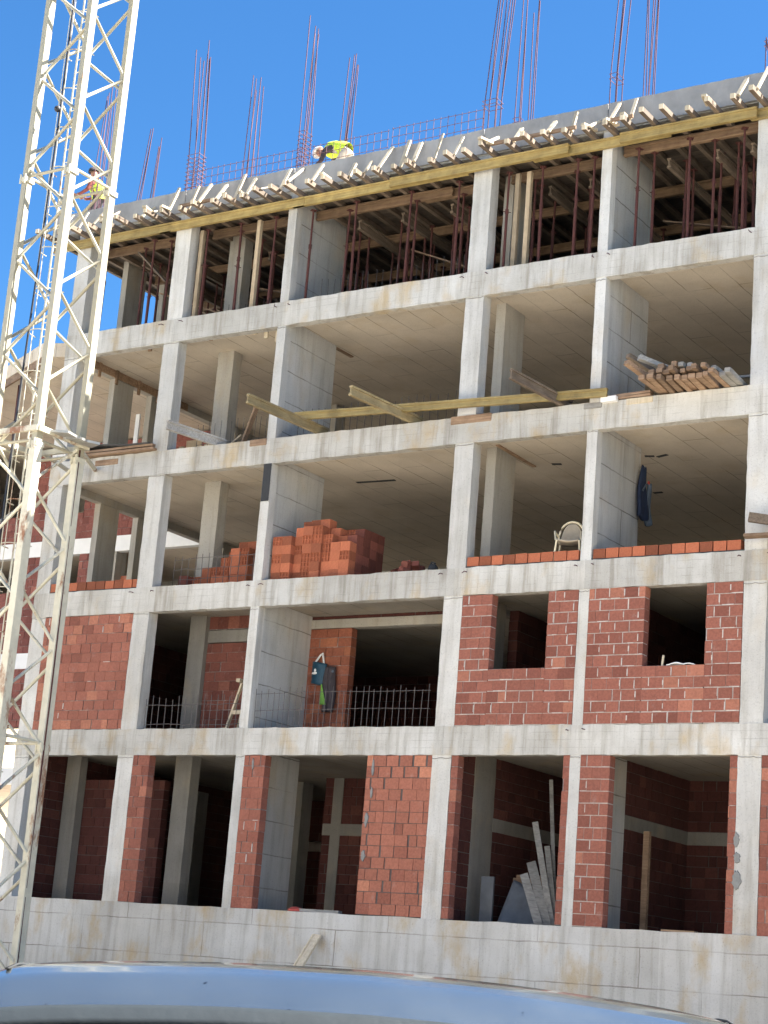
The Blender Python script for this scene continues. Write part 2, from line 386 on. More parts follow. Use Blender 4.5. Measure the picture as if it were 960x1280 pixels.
# edge beams, one per bay and level
for lv in (2, 3, 4, 5, 6):
    for (a0, a1), (b0, b1) in zip(COLX, COLX[1:]):
        x0 = a0 if (a0, a1) == COLX[0] else a1
        mb = MB(); rough_box(mb, (a0 + a1) / 2 if x0 != a0 else a0, (b0 + b1) / 2 if b1 != XR else b1, 0., .20, BOT[lv], T[lv] - .003, amp=.009)
        B(mb, 'edge_beam', 'conc')
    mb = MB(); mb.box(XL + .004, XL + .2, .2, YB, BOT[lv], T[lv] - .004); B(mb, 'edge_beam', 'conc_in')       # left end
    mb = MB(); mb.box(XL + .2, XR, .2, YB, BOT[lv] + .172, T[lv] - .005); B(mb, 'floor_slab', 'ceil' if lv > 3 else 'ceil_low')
mb = MB(); mb.box(XL + .2, XR, .2, YB, -3.9, -3.6); B(mb, 'floor_slab', 'floor_dark')
mb = MB(); mb.box(XL + .3, XR, .22, YB, 8.99, 9.0); B(mb, 'bounce_cut_sheet', 'floor_dark')  # dark sheet added over the slab to cut bounce in the top storey
# columns and cross walls
lev = [(-3.5, BOT[2]), (0, BOT[3]), (3, BOT[4]), (6, BOT[5]), (9, BOT[6])]
for li, (z0, z1) in enumerate(lev):
    for i, (x0, x1) in enumerate(COLX):
        thin = i in (2, 4); d = 1.88 if thin else (.30 if i in (1, 3) else .4)
        mb = MB(); j = R_.uniform(-.008, .008)
        if thin:
            rough_box(mb, x0 + j, x1 + j, .012, .22, z0 - .02, z1 + .03, axis='z', amp=.004); B(mb, 'column', 'conc_col')
            mw = MB(); mw.box(x0 + j + .004, x1 + j - .003, .22, d, z0 - .02, z1 + .18); B(mw, 'shear_wall', 'conc_wall')
        else:
            if li < 2 or True: rough_box(mb, x0 + j, x1 + j, .012, d, z0 - .02, z1 + .03, axis='z', amp=.006)
            B(mb, 'column', 'conc_col')
    for (x0, x1, y0, y1) in ((-7.15, -6.72, 1.33, 1.63), (.19, .40, .92, 1.70), (-10.52, -10.36, 1.58, 2.25), (-10.52, -10.36, 2.92, 3.5), (-10.52, -10.2, 6., 6.4),
                             (-7.15, -6.72, 5.4, 5.8), (.19, .4, 5.4, 6.), (9.0, 9.3, 1.4, 1.9)):
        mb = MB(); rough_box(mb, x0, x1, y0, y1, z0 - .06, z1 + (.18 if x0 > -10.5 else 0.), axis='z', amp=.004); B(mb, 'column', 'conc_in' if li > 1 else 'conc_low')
# construction joints: thin grout lines at column heads are part of the column look (material)

for li, (z0, z1) in enumerate(lev[:4]):
    for i, (x0, x1) in enumerate(COLX[:6]):
        zj = z1 - R_.uniform(.02, .06); mb = MB(); n = 6; pts = [(x0 + .004 + (x1 - x0 - .008) * k / n, .004, zj + R_.uniform(-.012, .012)) for k in range(n + 1)]
        mb.tube(pts, .0055, 5); B(mb, 'pour_joint', 'conc_low')
# ---- clay block infill: every block a real box on a recessed mortar core
DK = (.078, .027, .022)  # interior block colour, darkened to paint in the shade of the rooms
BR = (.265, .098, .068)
def bcol(hot=.12, base=BR):
    t = R_.random()
    if t < hot * .7: k = (1.35, 1.45, 1.35)
    elif t < hot * .7 + .14: k = (.80, .77, .78)
    else: k = (1, 1, 1)
    f = R_.uniform(.90, 1.10); return tuple(min(1, a * b * f) for a, b in zip(base, k))
def blocks(mb, core, x0, x1, z0, z1, y0, th, plane='x', L=.285, H=.205, hot=.1, seed=0, base=BR, jm=None, jp=0., gap=1.):
    def put(m, a0, a1, b0, b1, c0, c1, col):
        if plane == 'x': m.box(a0, a1, b0, b1, c0, c1, col)
        else: m.box(b0, b1, a0, a1, c0, c1, col)
    off = .004 if jp > .3 else .013; bg_ = .006 if jp > .3 else 0.
    put(core, x0 + .010, x1 - .010, y0 + off, y0 + th - .013, z0, z1, (1, 1, 1))
    nrow = max(1, round((z1 - z0) / H)); h = (z1 - z0) / nrow; base_row = int(round(z0 / H))
    for r in range(nrow):
        zz0 = z0 + r * h + bg_ + R_.uniform(.003, .012); zz1 = z0 + (r + 1) * h - R_.uniform(0, .004)
        x = x0 - (L * .5 if (r + seed) % 2 else R_.uniform(0, .05))
        while x < x1 - .02:
            l = L * R_.uniform(.95, 1.04)
            if R_.random() < .07: l *= .6
            if x1 - (x + l) < .06: l = x1 - x + .03
            a, b = max(x, x0), min(x + l - R_.choice((.004, .008, .012, .022)) * gap, x1)
            if b - a > .02:
                j = R_.uniform(-.006, .005) if jp <= .3 else R_.uniform(-.008, -.001)
                put(mb, a, b, y0 + j, y0 + th + R_.uniform(-.004, .004), zz0 + R_.uniform(-.003, .003), zz1 + R_.uniform(-.004, .003), bcol(hot, base))
                if jm is not None:
                    if R_.random() < jp and b < x1 - .03: put(jm, b - .004, b + R_.uniform(.006, .018), y0 - .009, y0 + .05, zz0 + h * R_.uniform(0, .3), zz1 - h * R_.uniform(0, .25), (1, 1, 1))
                    if R_.random() < jp * .35: put(jm, a + l * R_.uniform(0, .4), b - l * R_.uniform(0, .3), y0 - .008, y0 + .04, zz0 - R_.uniform(.007, .014), zz0 + .003, (1, 1, 1))
            x += l
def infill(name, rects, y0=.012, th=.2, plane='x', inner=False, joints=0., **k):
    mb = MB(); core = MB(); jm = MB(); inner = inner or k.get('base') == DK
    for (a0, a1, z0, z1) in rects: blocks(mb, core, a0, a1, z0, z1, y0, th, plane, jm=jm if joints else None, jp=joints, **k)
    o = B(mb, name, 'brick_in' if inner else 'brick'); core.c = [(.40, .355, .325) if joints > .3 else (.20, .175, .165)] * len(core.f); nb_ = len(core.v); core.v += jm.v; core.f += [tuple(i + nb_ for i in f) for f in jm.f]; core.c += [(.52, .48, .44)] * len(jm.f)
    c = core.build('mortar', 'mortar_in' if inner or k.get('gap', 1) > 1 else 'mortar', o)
    return o
g_z0, g_z1 = -3.5, -.545
infill('brick_wall', [(-7.20, -6.77, g_z0, g_z1)])
infill('brick_wall', [(-4.345, -3.84, g_z0, g_z1)], joints=.22, base=(.31, .115, .078))
infill('brick_wall', [(-1.44, -.005, g_z0, g_z1)], gap=2., base=(.33, .125, .082), L=.30)
infill('brick_wall', [(.418, .56, g_z0, g_z1)])
infill('brick_wall', [(2.72, 2.848, g_z0, g_z1)])
infill('brick_wall', [(3.066, 3.64, g_z0, g_z1)], joints=.35)
infill('brick_wall', [(5.87, 6.008, g_z0, g_z1)])
infill('brick_wall', [(6.44, 7.2, g_z0, g_z1)])
infill('brick_wall', [(-10.115, -7.64, 0, 2.452)], hot=.22, joints=.08, base=(.30, .112, .076))
infill('brick_wall', [(.418, 1.06, 0, 2.455), (1.06, 2.24, 0, 1.04), (2.24, 2.848, 0, 2.455)], joints=.34)
infill('brick_wall', [(3.066, 4.17, 0, 2.455), (4.17, 5.34, 0, 1.02), (5.34, 6.008, 0, 2.455)], joints=.60)
# lightly recessed course of blocks along the third-floor edge
ORG = (.40, .125, .062)
for (a, b) in ((-10.1, -7.64), (.43, 2.84), (3.075, 6.0)):
    mb = MB(); x = a + .01
    while x < b - .1:
        l = min(.262 * R_.uniform(.95, 1.05), b - x)
        t = R_.random(); f = R_.uniform(.85, 1.12) * (.52 if t < .3 else 1)
        mb.box(x, x + l - .02, .03 + R_.uniform(-.008, .008), .22, 3.022, 3.205 + R_.uniform(-.006, .004), tuple(c * f for c in ORG)); x += l
    o = B(mb, 'brick_course', 'loose')
    MB().box(a, b, .02, .23, 2.998, 3.02).build('mortar_bed', 'black', o)
# interior walls of the two lower storeys
infill('brick_wall', [(-6.72, -5.35, 0, 2.05)], y0=1.45, th=.15, base=(.17, .06, .044))
infill('brick_wall', [(-6.72, -4.6, 2.35, 2.63)], y0=1.45, th=.15, base=(.17, .06, .044))
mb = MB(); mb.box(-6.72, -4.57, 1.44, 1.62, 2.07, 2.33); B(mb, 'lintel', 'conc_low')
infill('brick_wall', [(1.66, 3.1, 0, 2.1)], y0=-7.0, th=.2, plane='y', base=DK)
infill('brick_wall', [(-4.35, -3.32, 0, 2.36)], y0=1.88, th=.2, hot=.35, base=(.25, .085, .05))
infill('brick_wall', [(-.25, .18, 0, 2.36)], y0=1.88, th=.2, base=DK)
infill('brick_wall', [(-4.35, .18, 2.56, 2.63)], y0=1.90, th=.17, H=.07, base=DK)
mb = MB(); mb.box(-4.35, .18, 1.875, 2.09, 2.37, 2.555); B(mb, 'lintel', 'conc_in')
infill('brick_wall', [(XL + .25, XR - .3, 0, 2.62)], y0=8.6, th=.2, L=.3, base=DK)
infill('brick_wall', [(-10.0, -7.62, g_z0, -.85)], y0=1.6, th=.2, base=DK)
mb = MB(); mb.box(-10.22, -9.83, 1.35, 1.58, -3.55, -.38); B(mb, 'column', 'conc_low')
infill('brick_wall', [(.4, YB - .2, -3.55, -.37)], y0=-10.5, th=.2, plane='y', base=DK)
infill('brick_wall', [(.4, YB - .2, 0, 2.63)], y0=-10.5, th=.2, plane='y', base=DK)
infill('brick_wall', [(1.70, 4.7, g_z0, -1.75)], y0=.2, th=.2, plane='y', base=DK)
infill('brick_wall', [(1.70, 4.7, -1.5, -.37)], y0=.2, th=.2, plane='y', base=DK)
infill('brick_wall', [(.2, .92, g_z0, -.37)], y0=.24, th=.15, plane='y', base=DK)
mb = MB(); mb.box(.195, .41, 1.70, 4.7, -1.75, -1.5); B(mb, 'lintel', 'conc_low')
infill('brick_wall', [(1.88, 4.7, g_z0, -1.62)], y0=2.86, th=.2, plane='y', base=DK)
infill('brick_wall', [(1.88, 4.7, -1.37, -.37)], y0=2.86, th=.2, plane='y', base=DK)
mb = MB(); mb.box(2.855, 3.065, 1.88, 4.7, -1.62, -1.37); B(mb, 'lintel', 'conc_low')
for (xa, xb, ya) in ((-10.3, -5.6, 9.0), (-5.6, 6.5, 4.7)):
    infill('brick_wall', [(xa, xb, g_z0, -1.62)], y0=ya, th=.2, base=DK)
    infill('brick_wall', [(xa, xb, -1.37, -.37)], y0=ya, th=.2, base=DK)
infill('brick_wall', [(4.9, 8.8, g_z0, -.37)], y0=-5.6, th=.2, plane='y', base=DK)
for (xx, ya) in ((.2, 2.2), (2.86, 1.9), (6.12, .42)): infill('brick_wall', [(ya, 8.58, 0, 2.63)], y0=xx, th=.2, plane='y', base=DK)  # partitions added so each room gets light from its own window only
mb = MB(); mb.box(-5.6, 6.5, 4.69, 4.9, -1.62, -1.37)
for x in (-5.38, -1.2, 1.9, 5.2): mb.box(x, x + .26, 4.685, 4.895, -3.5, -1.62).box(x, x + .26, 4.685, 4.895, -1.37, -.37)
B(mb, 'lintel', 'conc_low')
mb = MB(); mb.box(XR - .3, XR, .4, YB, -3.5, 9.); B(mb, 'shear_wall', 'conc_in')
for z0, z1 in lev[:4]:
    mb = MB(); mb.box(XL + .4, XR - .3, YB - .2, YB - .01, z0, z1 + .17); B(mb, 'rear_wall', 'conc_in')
# black strip on the third-floor thin wall, mortar smears on a ground-floor column, hooked stubs of rebar at beam ends
mb = MB(); mb.box(-4.55, -4.362, -.012, .0, 4.66, 5.455); B(mb, 'black_strip', 'black')
def blob(cx, cz, w, h, seed):
    rr = random.Random(seed); mb = MB(); n = 26; b = len(mb.v)
    pts = [(cx + w / 2 * math.cos(t) * rr.uniform(.55, 1.15), cz + h / 2 * math.sin(t) * rr.uniform(.7, 1.1)) for t in [2 * math.pi * k / n for k in range(n)]]
    mb.v += [(x, .008, z) for x, z in pts] + [(x * .92 + cx * .08, -.010, z * .92 + cz * .08) for x, z in pts]
    for k in range(n): mb.f.append((k, (k + 1) % n, n + (k + 1) % n, n + k)); mb.c.append((1, 1, 1))
    mb.f.append(tuple(range(n, 2 * n))); mb.c.append((1, 1, 1)); return mb
for i, (x, z, a, b) in enumerate(((6.06, -2.62, .17, .34), (6.05, -2.25, .14, .2), (6.03, -1.95, .12, .25), (-1.29, -.78, .06, .36), (-1.28, -1.25, .06, .22), (-1.35, -1.75, .09, .30), (-1.36, -2.42, .10, .22), (-4.12, -.72, .05, .24))):
    o = B(blob(x, z, a, b, i), 'mortar_smear', 'mortar_pat')
def stub(x, z):
    mb = MB(); mb.tube([(x, .05, z), (x - .01, -.07, z), (x + R_.uniform(-.03, .05), -.14, z - R_.uniform(.0, .05))], .009, 6); B(mb, 'rebar_stub', 'rebar')
for lv, cols in ((5, (1, 2, 3, 4, 5)), (3, (1, 2, 3, 4, 5)), (2, (4,))):
    for c in cols:
        x0, x1 = COLX[c]; stub(x0 - .06, T[lv] - .10); stub(x1 + .06, T[lv] - .09)
for (px_, py_, px2, py2, z, wd) in ((446, 603, 494, 600, 5.635, .09), (806, 570, 818, 570, 5.635, .09), (822, 571, 834, 568, 5.635, .08), (690, 580, 702, 580, 5.635, .10), (817, 616, 828, 615, 5.635, .09)):
    a = at(px_, py_, 'z', z); b = at(px2, py2, 'z', z); mb = MB(); mb.beam(a, b, wd, .02); B(mb, 'slot_dark', 'black')  # black strip painting in the dark inside an open ceiling slot
for (px_, py_, px2, py2, z) in ((622, 556, 668, 583, 5.63), (415, 432, 440, 446, 8.63), (378, 420, 412, 438, 8.63)):
    a = at(px_, py_, 'z', z); b = at(px2, py2, 'z', z); mb = MB(); mb.beam(a, b, .08, .04); B(mb, 'shutter_strip', 'lumber')
# timber inserts left in the beam faces
for (x0, x1, z0, z1, m) in ((-.12, .78, 5.86, 6.02, 'lumber'), (-4.98, -4.55, 5.87, 6.01, 'lumber'), (-9.2, -8.55, 5.80, 5.93, 'lumber'), (2.75, 3.12, 5.88, 5.985, 'grey_lumber'), (3.62, 4.15, 5.88, 5.995, 'pale'), (3.13, 3.45, 5.955, 6.06, 'white')):
    mb = MB(); mb.box(x0, x1, -.018 if m != 'white' else -.1, .06, z0, z1); B(mb, 'timber_insert' if m != 'white' else 'cement_lump', m, bevel=.012)

# ---- starter bars above the roof
for (cx, cy, hw, hd, top, nb) in ((-10.3, .2, .14, .12, 15.3, 6), (-7.42, .17, .15, .12, 15.75, 7), (-6.93, 1.47, .15, .1, 15.5, 6), (-4.46, .2, .07, .14, 15.8, 5), (-4.46, 1.65, .07, .15, 15.6, 5), (-10.42, 1.95, .06, .28, 15.0, 6),
                                  (.2, .2, .15, .12, 15.9, 7), (.3, 1.35, .07, .32, 15.9, 6), (2.96, .22, .07, .14, 15.8, 5), (2.96, 1.65, .07, .16, 15.8, 6), (6.22, .2, .15, .12, 13.2, 4)):
    cage = bpy.data.objects.new('rebar_cage', None); COL.objects.link(cage); cage.parent = BLD; cage.matrix_parent_inverse = Matrix.Translation(-BLD_P); cage.location = (cx, cy, 12.)
    sway = (R_.uniform(-.06, .14), R_.uniform(-.1, .1))
    for k in range(nb):
        a = 2 * math.pi * (k + .5) / nb
        bx, by = hw * (1 if math.cos(a) > .15 else -1 if math.cos(a) < -.15 else 0) * R_.uniform(.85, 1), hd * (1 if math.sin(a) > 0 else -1) * R_.uniform(.6, 1)
        tx, ty = bx * .8 + sway[0] + R_.uniform(-.07, .07), by * .8 + sway[1]
        h = top - 12 - R_.uniform(0, .45)
        MB().tube([(bx, by, -.05), (bx * .98 + tx * .02, by, .8), (bx * .6 + tx * .4, by * .6 + ty * .4, h * .55), (tx, ty, h)], .0105, 6).build('starter_bar', 'rebar', cage)
    nst = 9 if cx in (-4.46, -7.42) and cy < 1 else 2
    for q in range(nst):
        z = .12 + q * .10 + (.5 if nst == 2 else 0); e = 1.12
        MB().tube([(-hw * e, -hd * e, z), (hw * e, -hd * e, z + .01), (hw * e, hd * e, z), (-hw * e, hd * e, z), (-hw * e, -hd * e, z)], .007, 5).build('stirrup', 'rebar', cage)

# ------------------------------------------------------------------ retaining wall
mb = MB(); rough_box(mb, -30, 14, -.03, .35, GZ - .3, -3.505, seg=.4, amp=.010)
tag(mb.build('retaining_wall', 'conc_base'), 'long pale concrete retaining wall with stains and panel joints under the building', 'wall')

# ------------------------------------------------------------------ roof formwork
for i, ((a0, a1), (b0, b1)) in enumerate(zip([(-11.35, -11.35)] + COLX[1:6], COLX[1:6] + [(8.6, 8.6)])):
    mb = MB(); rough_box(mb, (a0 + a1) / 2 + .01, (b0 + b1) / 2 - .01, -.055, -.03, 11.50 - R_.uniform(0, .03), 12.02 + R_.uniform(-.012, .018), amp=.008)
    tag(mb.build('edge_shutter', 'ply'), 'grey plywood edge shutter along the roof slab, ' + ('leftmost of the row' if i == 0 else ordinal(i) + ' panel from the left'), 'formwork panel', 'edge shutters along the roof slab')
mb = MB(); mb.box(-11.35, -10.53, -.028, 6., 11.5, 11.98); B(mb, 'roof_overhang', 'ply')
# deck boards under the slab
for k in range(22):
    mb = MB(); y0 = -.02 + .27 * k; mb.box(-11.3, 8.5, y0, y0 + .262, 11.405 + R_.uniform(-.004, .004), 11.43)
    if 1 <= k: tag(mb.build('deck_board', 'deck'), 'dark shuttering board across the joists, ' + ('at the open edge of the top storey' if k < 4 else 'deep under the roof slab'), 'board', 'shuttering boards under the roof slab')
# joists, ends poking out past the edge
def bay(x):
    names = ['left of the leftmost wide column', 'between the two leftmost columns', 'between second wide column and first thin wall', 'between first thin wall and middle column', 'between middle column and second thin wall', 'right of the second thin wall', 'right of the rightmost column']
    k = 0
    for (a0, a1) in COLX[:6]:
        if x > a0: k += 1
    return names[min(k, 6)]
jm = MB().box(-.045, .045, 0, 6.1, 0, .10).mesh('timber_joist', M['joist'])
jend = MB().box(-.043, .043, -.012, 0, .002, .098).mesh('cut_end', M['pale'])
xs = []; x = -11.1
while x < 8.2:
    xs.append(x); x += R_.uniform(.36, .50)
cnt = {}
for x in xs:
    over = R_.uniform(.50, .80); bn = bay(x); k = cnt.get(bn, 0); cnt[bn] = k + 1
    o = bpy.data.objects.new('timber_joist', jm); COL.objects.link(o); o.location = (x, -over, 11.295 + R_.uniform(-.008, .004)); o.rotation_euler = (0, 0, R_.uniform(-.012, .012))
    tag(o, 'timber joist under the roof edge, %s %s' % (ordinal(k), bn), 'joist', 'timber joists under the roof edge')
    e = bpy.data.objects.new('cut_end', jend); COL.objects.link(e); e.parent = o
    if R_.random() < .80:
        fx = R_.uniform(-.10, .06); top = 11.98 + R_.uniform(-.10, .14) - (.28 if R_.random() < .25 else 0)
        y0 = -over + R_.uniform(.03, .30); y1 = -.085 + R_.uniform(-.16, .01) * (1 if top < 11.95 else .2)
        mb = MB(); mb.beam((0, 0, 0), (fx, y1 - y0, top - 11.39), .024 + .03 * R_.random(), R_.uniform(.045, .08), up=(1, 0, 0))
        b = mb.build('timber_brace', 'pale'); b.location = (x + .06, y0, 11.39)
        tag(b, 'pale slanted brace on the %s joist %s' % (ordinal(k), bn), 'brace', 'pale braces along the roof edge')
    if R_.random() < .28:
        mb = MB(); l = R_.uniform(.22, .45); mb.box(-.05, .05, 0, l, 0, .05)
        b = mb.build('timber_offcut', 'pale'); b.location = (x + R_.uniform(-.06, .02), -over - R_.uniform(-.02, .08), 11.397); b.rotation_euler = (0, 0, R_.uniform(-.35, .35))
        tag(b, 'timber offcut lying on the %s joist %s' % (ordinal(k), bn), 'offcut', 'timber offcuts on the joist ends')
for (xa, xb, nm) in ((.55, 2.5, 'right of the middle column'), (3.1, 3.7, 'right of the second thin wall'), (-7.2, -6.3, 'right of the second wide column')):
    mb = MB(); mb.box(0, xb - xa, -.02, .02, 0, .07); o = mb.build('edge_batten', 'lumber'); o.location = (xa, -.47, 11.397); o.rotation_euler = (0, 0, 0); tag(o, 'brown batten laid across the joist ends ' + nm, 'batten', 'battens across the joist ends')
# H-section timber beams
def hbeam(mb, p0, p1, w=.08, h=.20, up=(0, 0, 1)):
    p0 = Vector(p0); p1 = Vector(p1); d = (p1 - p0).normalized(); r = d.cross(Vector(up)).normalized(); t = r.cross(d).normalized()
    for s in (-1, 1): mb.beam(p0 + t * s * (h / 2 - .02), p1 + t * s * (h / 2 - .02), w, .04, up)
    mb.beam(p0, p1, .03, h - .078, up); return mb
def girder(name, label, p0, p1, mat, group=None, h=.2, w=.08):
    c = (Vector(p0) + Vector(p1)) / 2; mb = MB(); hbeam(mb, Vector(p0) - c, Vector(p1) - c, w, h); o = mb.build(name, mat); o.location = c
    return tag(o, label, 'timber beam', group)
for i, (a, b, dy, dz) in enumerate(((-11.2, -7.75, 0, 0), (-8.05, -4.1, -.005, .0), (-4.4, -.1, 0, .0), (-1.9, 2.2, -.095, -.004), (1.4, 4.3, 0, 0.), (3.3, 6.05, -.095, .0), (5.9, 8.4, 0, .0))):
    girder('formwork_beam', 'yellow formwork beam along the roof edge in front of the columns, %s from the left' % ordinal(i), (a, -.065 + dy, 11.18 + dz), (b, -.07 + dy, 11.18 + dz), 'yellow', 'yellow beams along the roof edge')
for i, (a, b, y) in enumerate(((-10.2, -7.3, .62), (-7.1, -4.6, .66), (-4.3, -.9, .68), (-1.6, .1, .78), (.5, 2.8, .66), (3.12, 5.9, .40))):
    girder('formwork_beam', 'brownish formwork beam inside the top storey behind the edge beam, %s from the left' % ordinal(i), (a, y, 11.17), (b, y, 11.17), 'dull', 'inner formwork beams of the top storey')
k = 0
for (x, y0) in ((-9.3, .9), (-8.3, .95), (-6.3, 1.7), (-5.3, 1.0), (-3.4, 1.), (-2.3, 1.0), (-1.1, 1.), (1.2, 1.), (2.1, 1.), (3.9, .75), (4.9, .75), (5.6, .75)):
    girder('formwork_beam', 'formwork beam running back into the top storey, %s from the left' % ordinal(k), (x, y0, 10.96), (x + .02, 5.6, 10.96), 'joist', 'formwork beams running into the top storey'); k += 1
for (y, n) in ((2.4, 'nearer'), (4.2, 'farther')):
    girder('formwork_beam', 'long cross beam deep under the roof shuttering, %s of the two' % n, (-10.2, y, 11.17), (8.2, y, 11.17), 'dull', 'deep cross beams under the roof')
# steel props
PZ0, PZ1 = 9.0, 11.075
def make_prop(H):
    r = thing('steel_prop', '', 'steel prop')
    MB().tube([(0, 0, .008), (0, 0, 1.25)], .029, 10).build('outer_tube', 'rust', r)
    MB().tube([(0, 0, 1.2), (0, 0, H - .008)], .022, 10).build('inner_tube', 'rust', r)
    mb = MB(); mb.tube([(0, 0, 1.19), (0, 0, 1.28)], .036, 10); mb.tube([(-.08, 0, 1.23), (.08, 0, 1.23)], .008, 6); mb.build('collar', 'rust', r)
    MB().box(-.07, .07, -.07, .07, 0, .008).build('base_plate', 'rust', r)
    mb = MB(); mb.box(-.06, .06, -.06, .06, H - .008, H); mb.build('head_plate', 'rust', r)
    return r
proto = make_prop(PZ1 - PZ0 - .01); used = False; pc = {}
def prop(x, y, label, group):
    global used
    o = proto if not used else copy_tree(proto); used = True
    o.location = (x, y, 9.0); o.rotation_euler = (R_.uniform(-.012, .012), R_.uniform(-.014, .014), R_.uniform(0, 3)); tag(o, label, 'steel prop', group)
BAYN = ['leftmost bay', 'bay left of first thin wall', 'bay right of first thin wall', 'bay left of second thin wall', 'bay right of second thin wall']
front = [(-9.75, .16), (-8.9, .5), (-8.35, .15), (-8.05, .35), (-6.85, .16), (-6.2, .5), (-5.9, .16), (-5.0, .16),
         (-4.02, .15), (-3.3, .45), (-2.9, .16), (-1.72, .62), (-1.58, .16), (-.62, .7), (-.42, .16),
         (.72, .16), (1.05, .66), (1.5, .16), (2.0, .62), (2.25, .16), (2.6, .17),
         (3.55, .16), (3.75, .45), (4.62, .16), (5.0, .4), (5.35, .7), (5.7, .16), (5.9, .42)]
for x, y in front:
    bi = sum(1 for (a0, a1) in COLX[1:5] if x > a0); k = pc.get(bi, 0); pc[bi] = k + 1
    prop(x, y, 'rust red prop at top storey edge, %s in %s' % (ordinal(k), BAYN[bi]), 'steel props along the open edge of the top storey')
for y in (1.15, 1.6, 2.25, 2.8, 3.4, 4.1):
    for x in [v + R_.uniform(-.3, .3) for v in (-9.3, -8.3, -6.3, -5.3, -3.4, -2.3, -1.1, 1.2, 2.1, 3.9, 4.9, 5.6)]:
        prop(x, y + R_.uniform(-.3, .3), 'dim steel prop deep in the top storey behind the edge row', 'steel props deep in the top storey')
mb = MB(); mb.box(-9.4, 12., 6.15, 6.2, 9.0, 11.38); tag(mb.build('rear_light_block', 'deck'), 'unseen dark panel added to block light at the back of the top storey', 'formwork panel')  # unseen panel added to keep rear light out of the top storey
# timber posts among the props, one brace board
for i, (x, y, lab) in enumerate(((-7.0, .18, 'just right of the second wide column'), (-5.45, .2, 'left of the first thin wall'), (.86, .3, 'just right of the middle wide column'), (1.12, .3, 'second to the right of the middle wide column'))):
    mb = MB(); mb.box(-.045, .045, -.045, .045, 0, 2.07); o = mb.build('timber_post', 'post'); o.location = (x, y, 9.); tag(o, 'tan timber post in the top storey ' + lab, 'timber post', 'timber posts among the props')
mb = MB(); mb.beam((-9.0, .4, 10.95), (-8.1, .4, 10.1), .03, .14, up=(0, 1, 0)); tag(mb.build('brace_board', 'joist'), 'slanted grey board between props in the leftmost bay of the top storey', 'board')
for i, (x0, x1) in enumerate(((-9.6, -7.5), (-6.7, -4.6), (-2.6, -.6), (3.3, 5.5))):
    mb = MB(); mb.beam((x0, 1.9, 10.6 - .3 * (i % 2)), (x1, 1.9, 9.75), .025, .10, up=(0, 1, 0)); tag(mb.build('brace_board', 'lumber'), 'thin slanted board behind the props, ' + BAYN[[0, 1, 2, 4][i]], 'board', 'slanted boards behind the props')
# upright bars of inner walls on the top floor
def bar_row(name, label, x0, x1, y, z0, h, step, group=None, rails=(), rad=.006, mat='rebar_dull', lean=.02):
    o = thing(name, label, 'rebar fence', ((x0 + x1) / 2, y, z0), group)
    mb = MB(); x = x0
    while x <= x1:
        l = R_.uniform(-lean, lean); mb.tube([(x - (x0 + x1) / 2, 0, 0), (x - (x0 + x1) / 2 + l, R_.uniform(-lean, lean), h * R_.uniform(.9, 1.05))], rad, 5); x += step * R_.uniform(.85, 1.15)
    mb.build('upright_bars', mat, o)
    for r in rails:
        n = 8; pts = [((x0 - x1) / 2 + (x1 - x0) * i / n, -.008, r + R_.uniform(-.015, .015)) for i in range(n + 1)]
        MB().tube(pts, rad, 5).build('cross_bar', mat, o)
    return o
bar_row('rebar_row', 'row of thin upright bars on the top floor right of the first thin wall', -4.2, -.3, .95, 9.0, .85, .17, 'upright bar rows')
bar_row('rebar_row', 'row of thin upright bars on the top floor left of the first thin wall', -6.9, -4.7, 1.2, 9.0, .7, .15, 'upright bar rows', (.3, .55))
bar_row('rebar_row', 'row of thin upright bars on the fourth floor right of the first thin wall', -4.2, -.2, .55, 6.0, .75, .17, 'upright bar rows')
bar_row('rebar_row', 'row of thin upright bars on the fourth floor left of the first thin wall', -6.9, -4.7, .6, 6.0, .75, .16, 'upright bar rows', (.25,))
bar_row('rebar_fence', 'rebar railing across the wide recessed loggia of the second storey', -4.28, -.2, .12, 0.0, .80, .145, 'rebar railings', (.36, .70), .0062)
bar_row('rebar_fence', 'rebar railing in front of the narrow brick recess left of the loggia', -7.1, -4.65, .12, 0.0, .68, .17, 'rebar railings', (.1, .5), .007)
bar_row('wire_mesh', 'grid of wire mesh standing before the smaller brick stack on the third floor', -6.95, -4.7, .35, 3.0, .72, .19, 'rebar railings', (.2, .42, .64), .007)
# mesh panels on the roof
for (x0, x1, y, lab) in ((-8.2, -5.1, .85, 'leftmost of the three'), (-5.05, -2.75, .85, 'behind the stooping worker'), (-2.6, -.38, .8, 'rightmost of the three')):
    o = thing('mesh_panel', 'upright steel mesh panel along the roof, ' + lab, 'mesh panel', ((x0 + x1) / 2, y, 12.0), 'mesh panels on the roof')
    mb = MB(); n = int((x1 - x0) / .17)
    for k in range(n + 1):
        xx = (x0 - x1) / 2 + (x1 - x0) * k / n; mb.tube([(xx, 0, .02), (xx + R_.uniform(-.01, .01), 0, .99)], .0065, 5)
    mb.build('upright_wires', 'rebar', o); mb = MB()
    for k in range(5):
        z = .2 + .19 * k; mb.tube([((x0 - x1) / 2 - .03, .008, z), (0, .01, z + R_.uniform(-.01, .01)), ((x1 - x0) / 2 + .03, .008, z)], .0065, 5)
    mb.build('cross_wires', 'rebar', o)

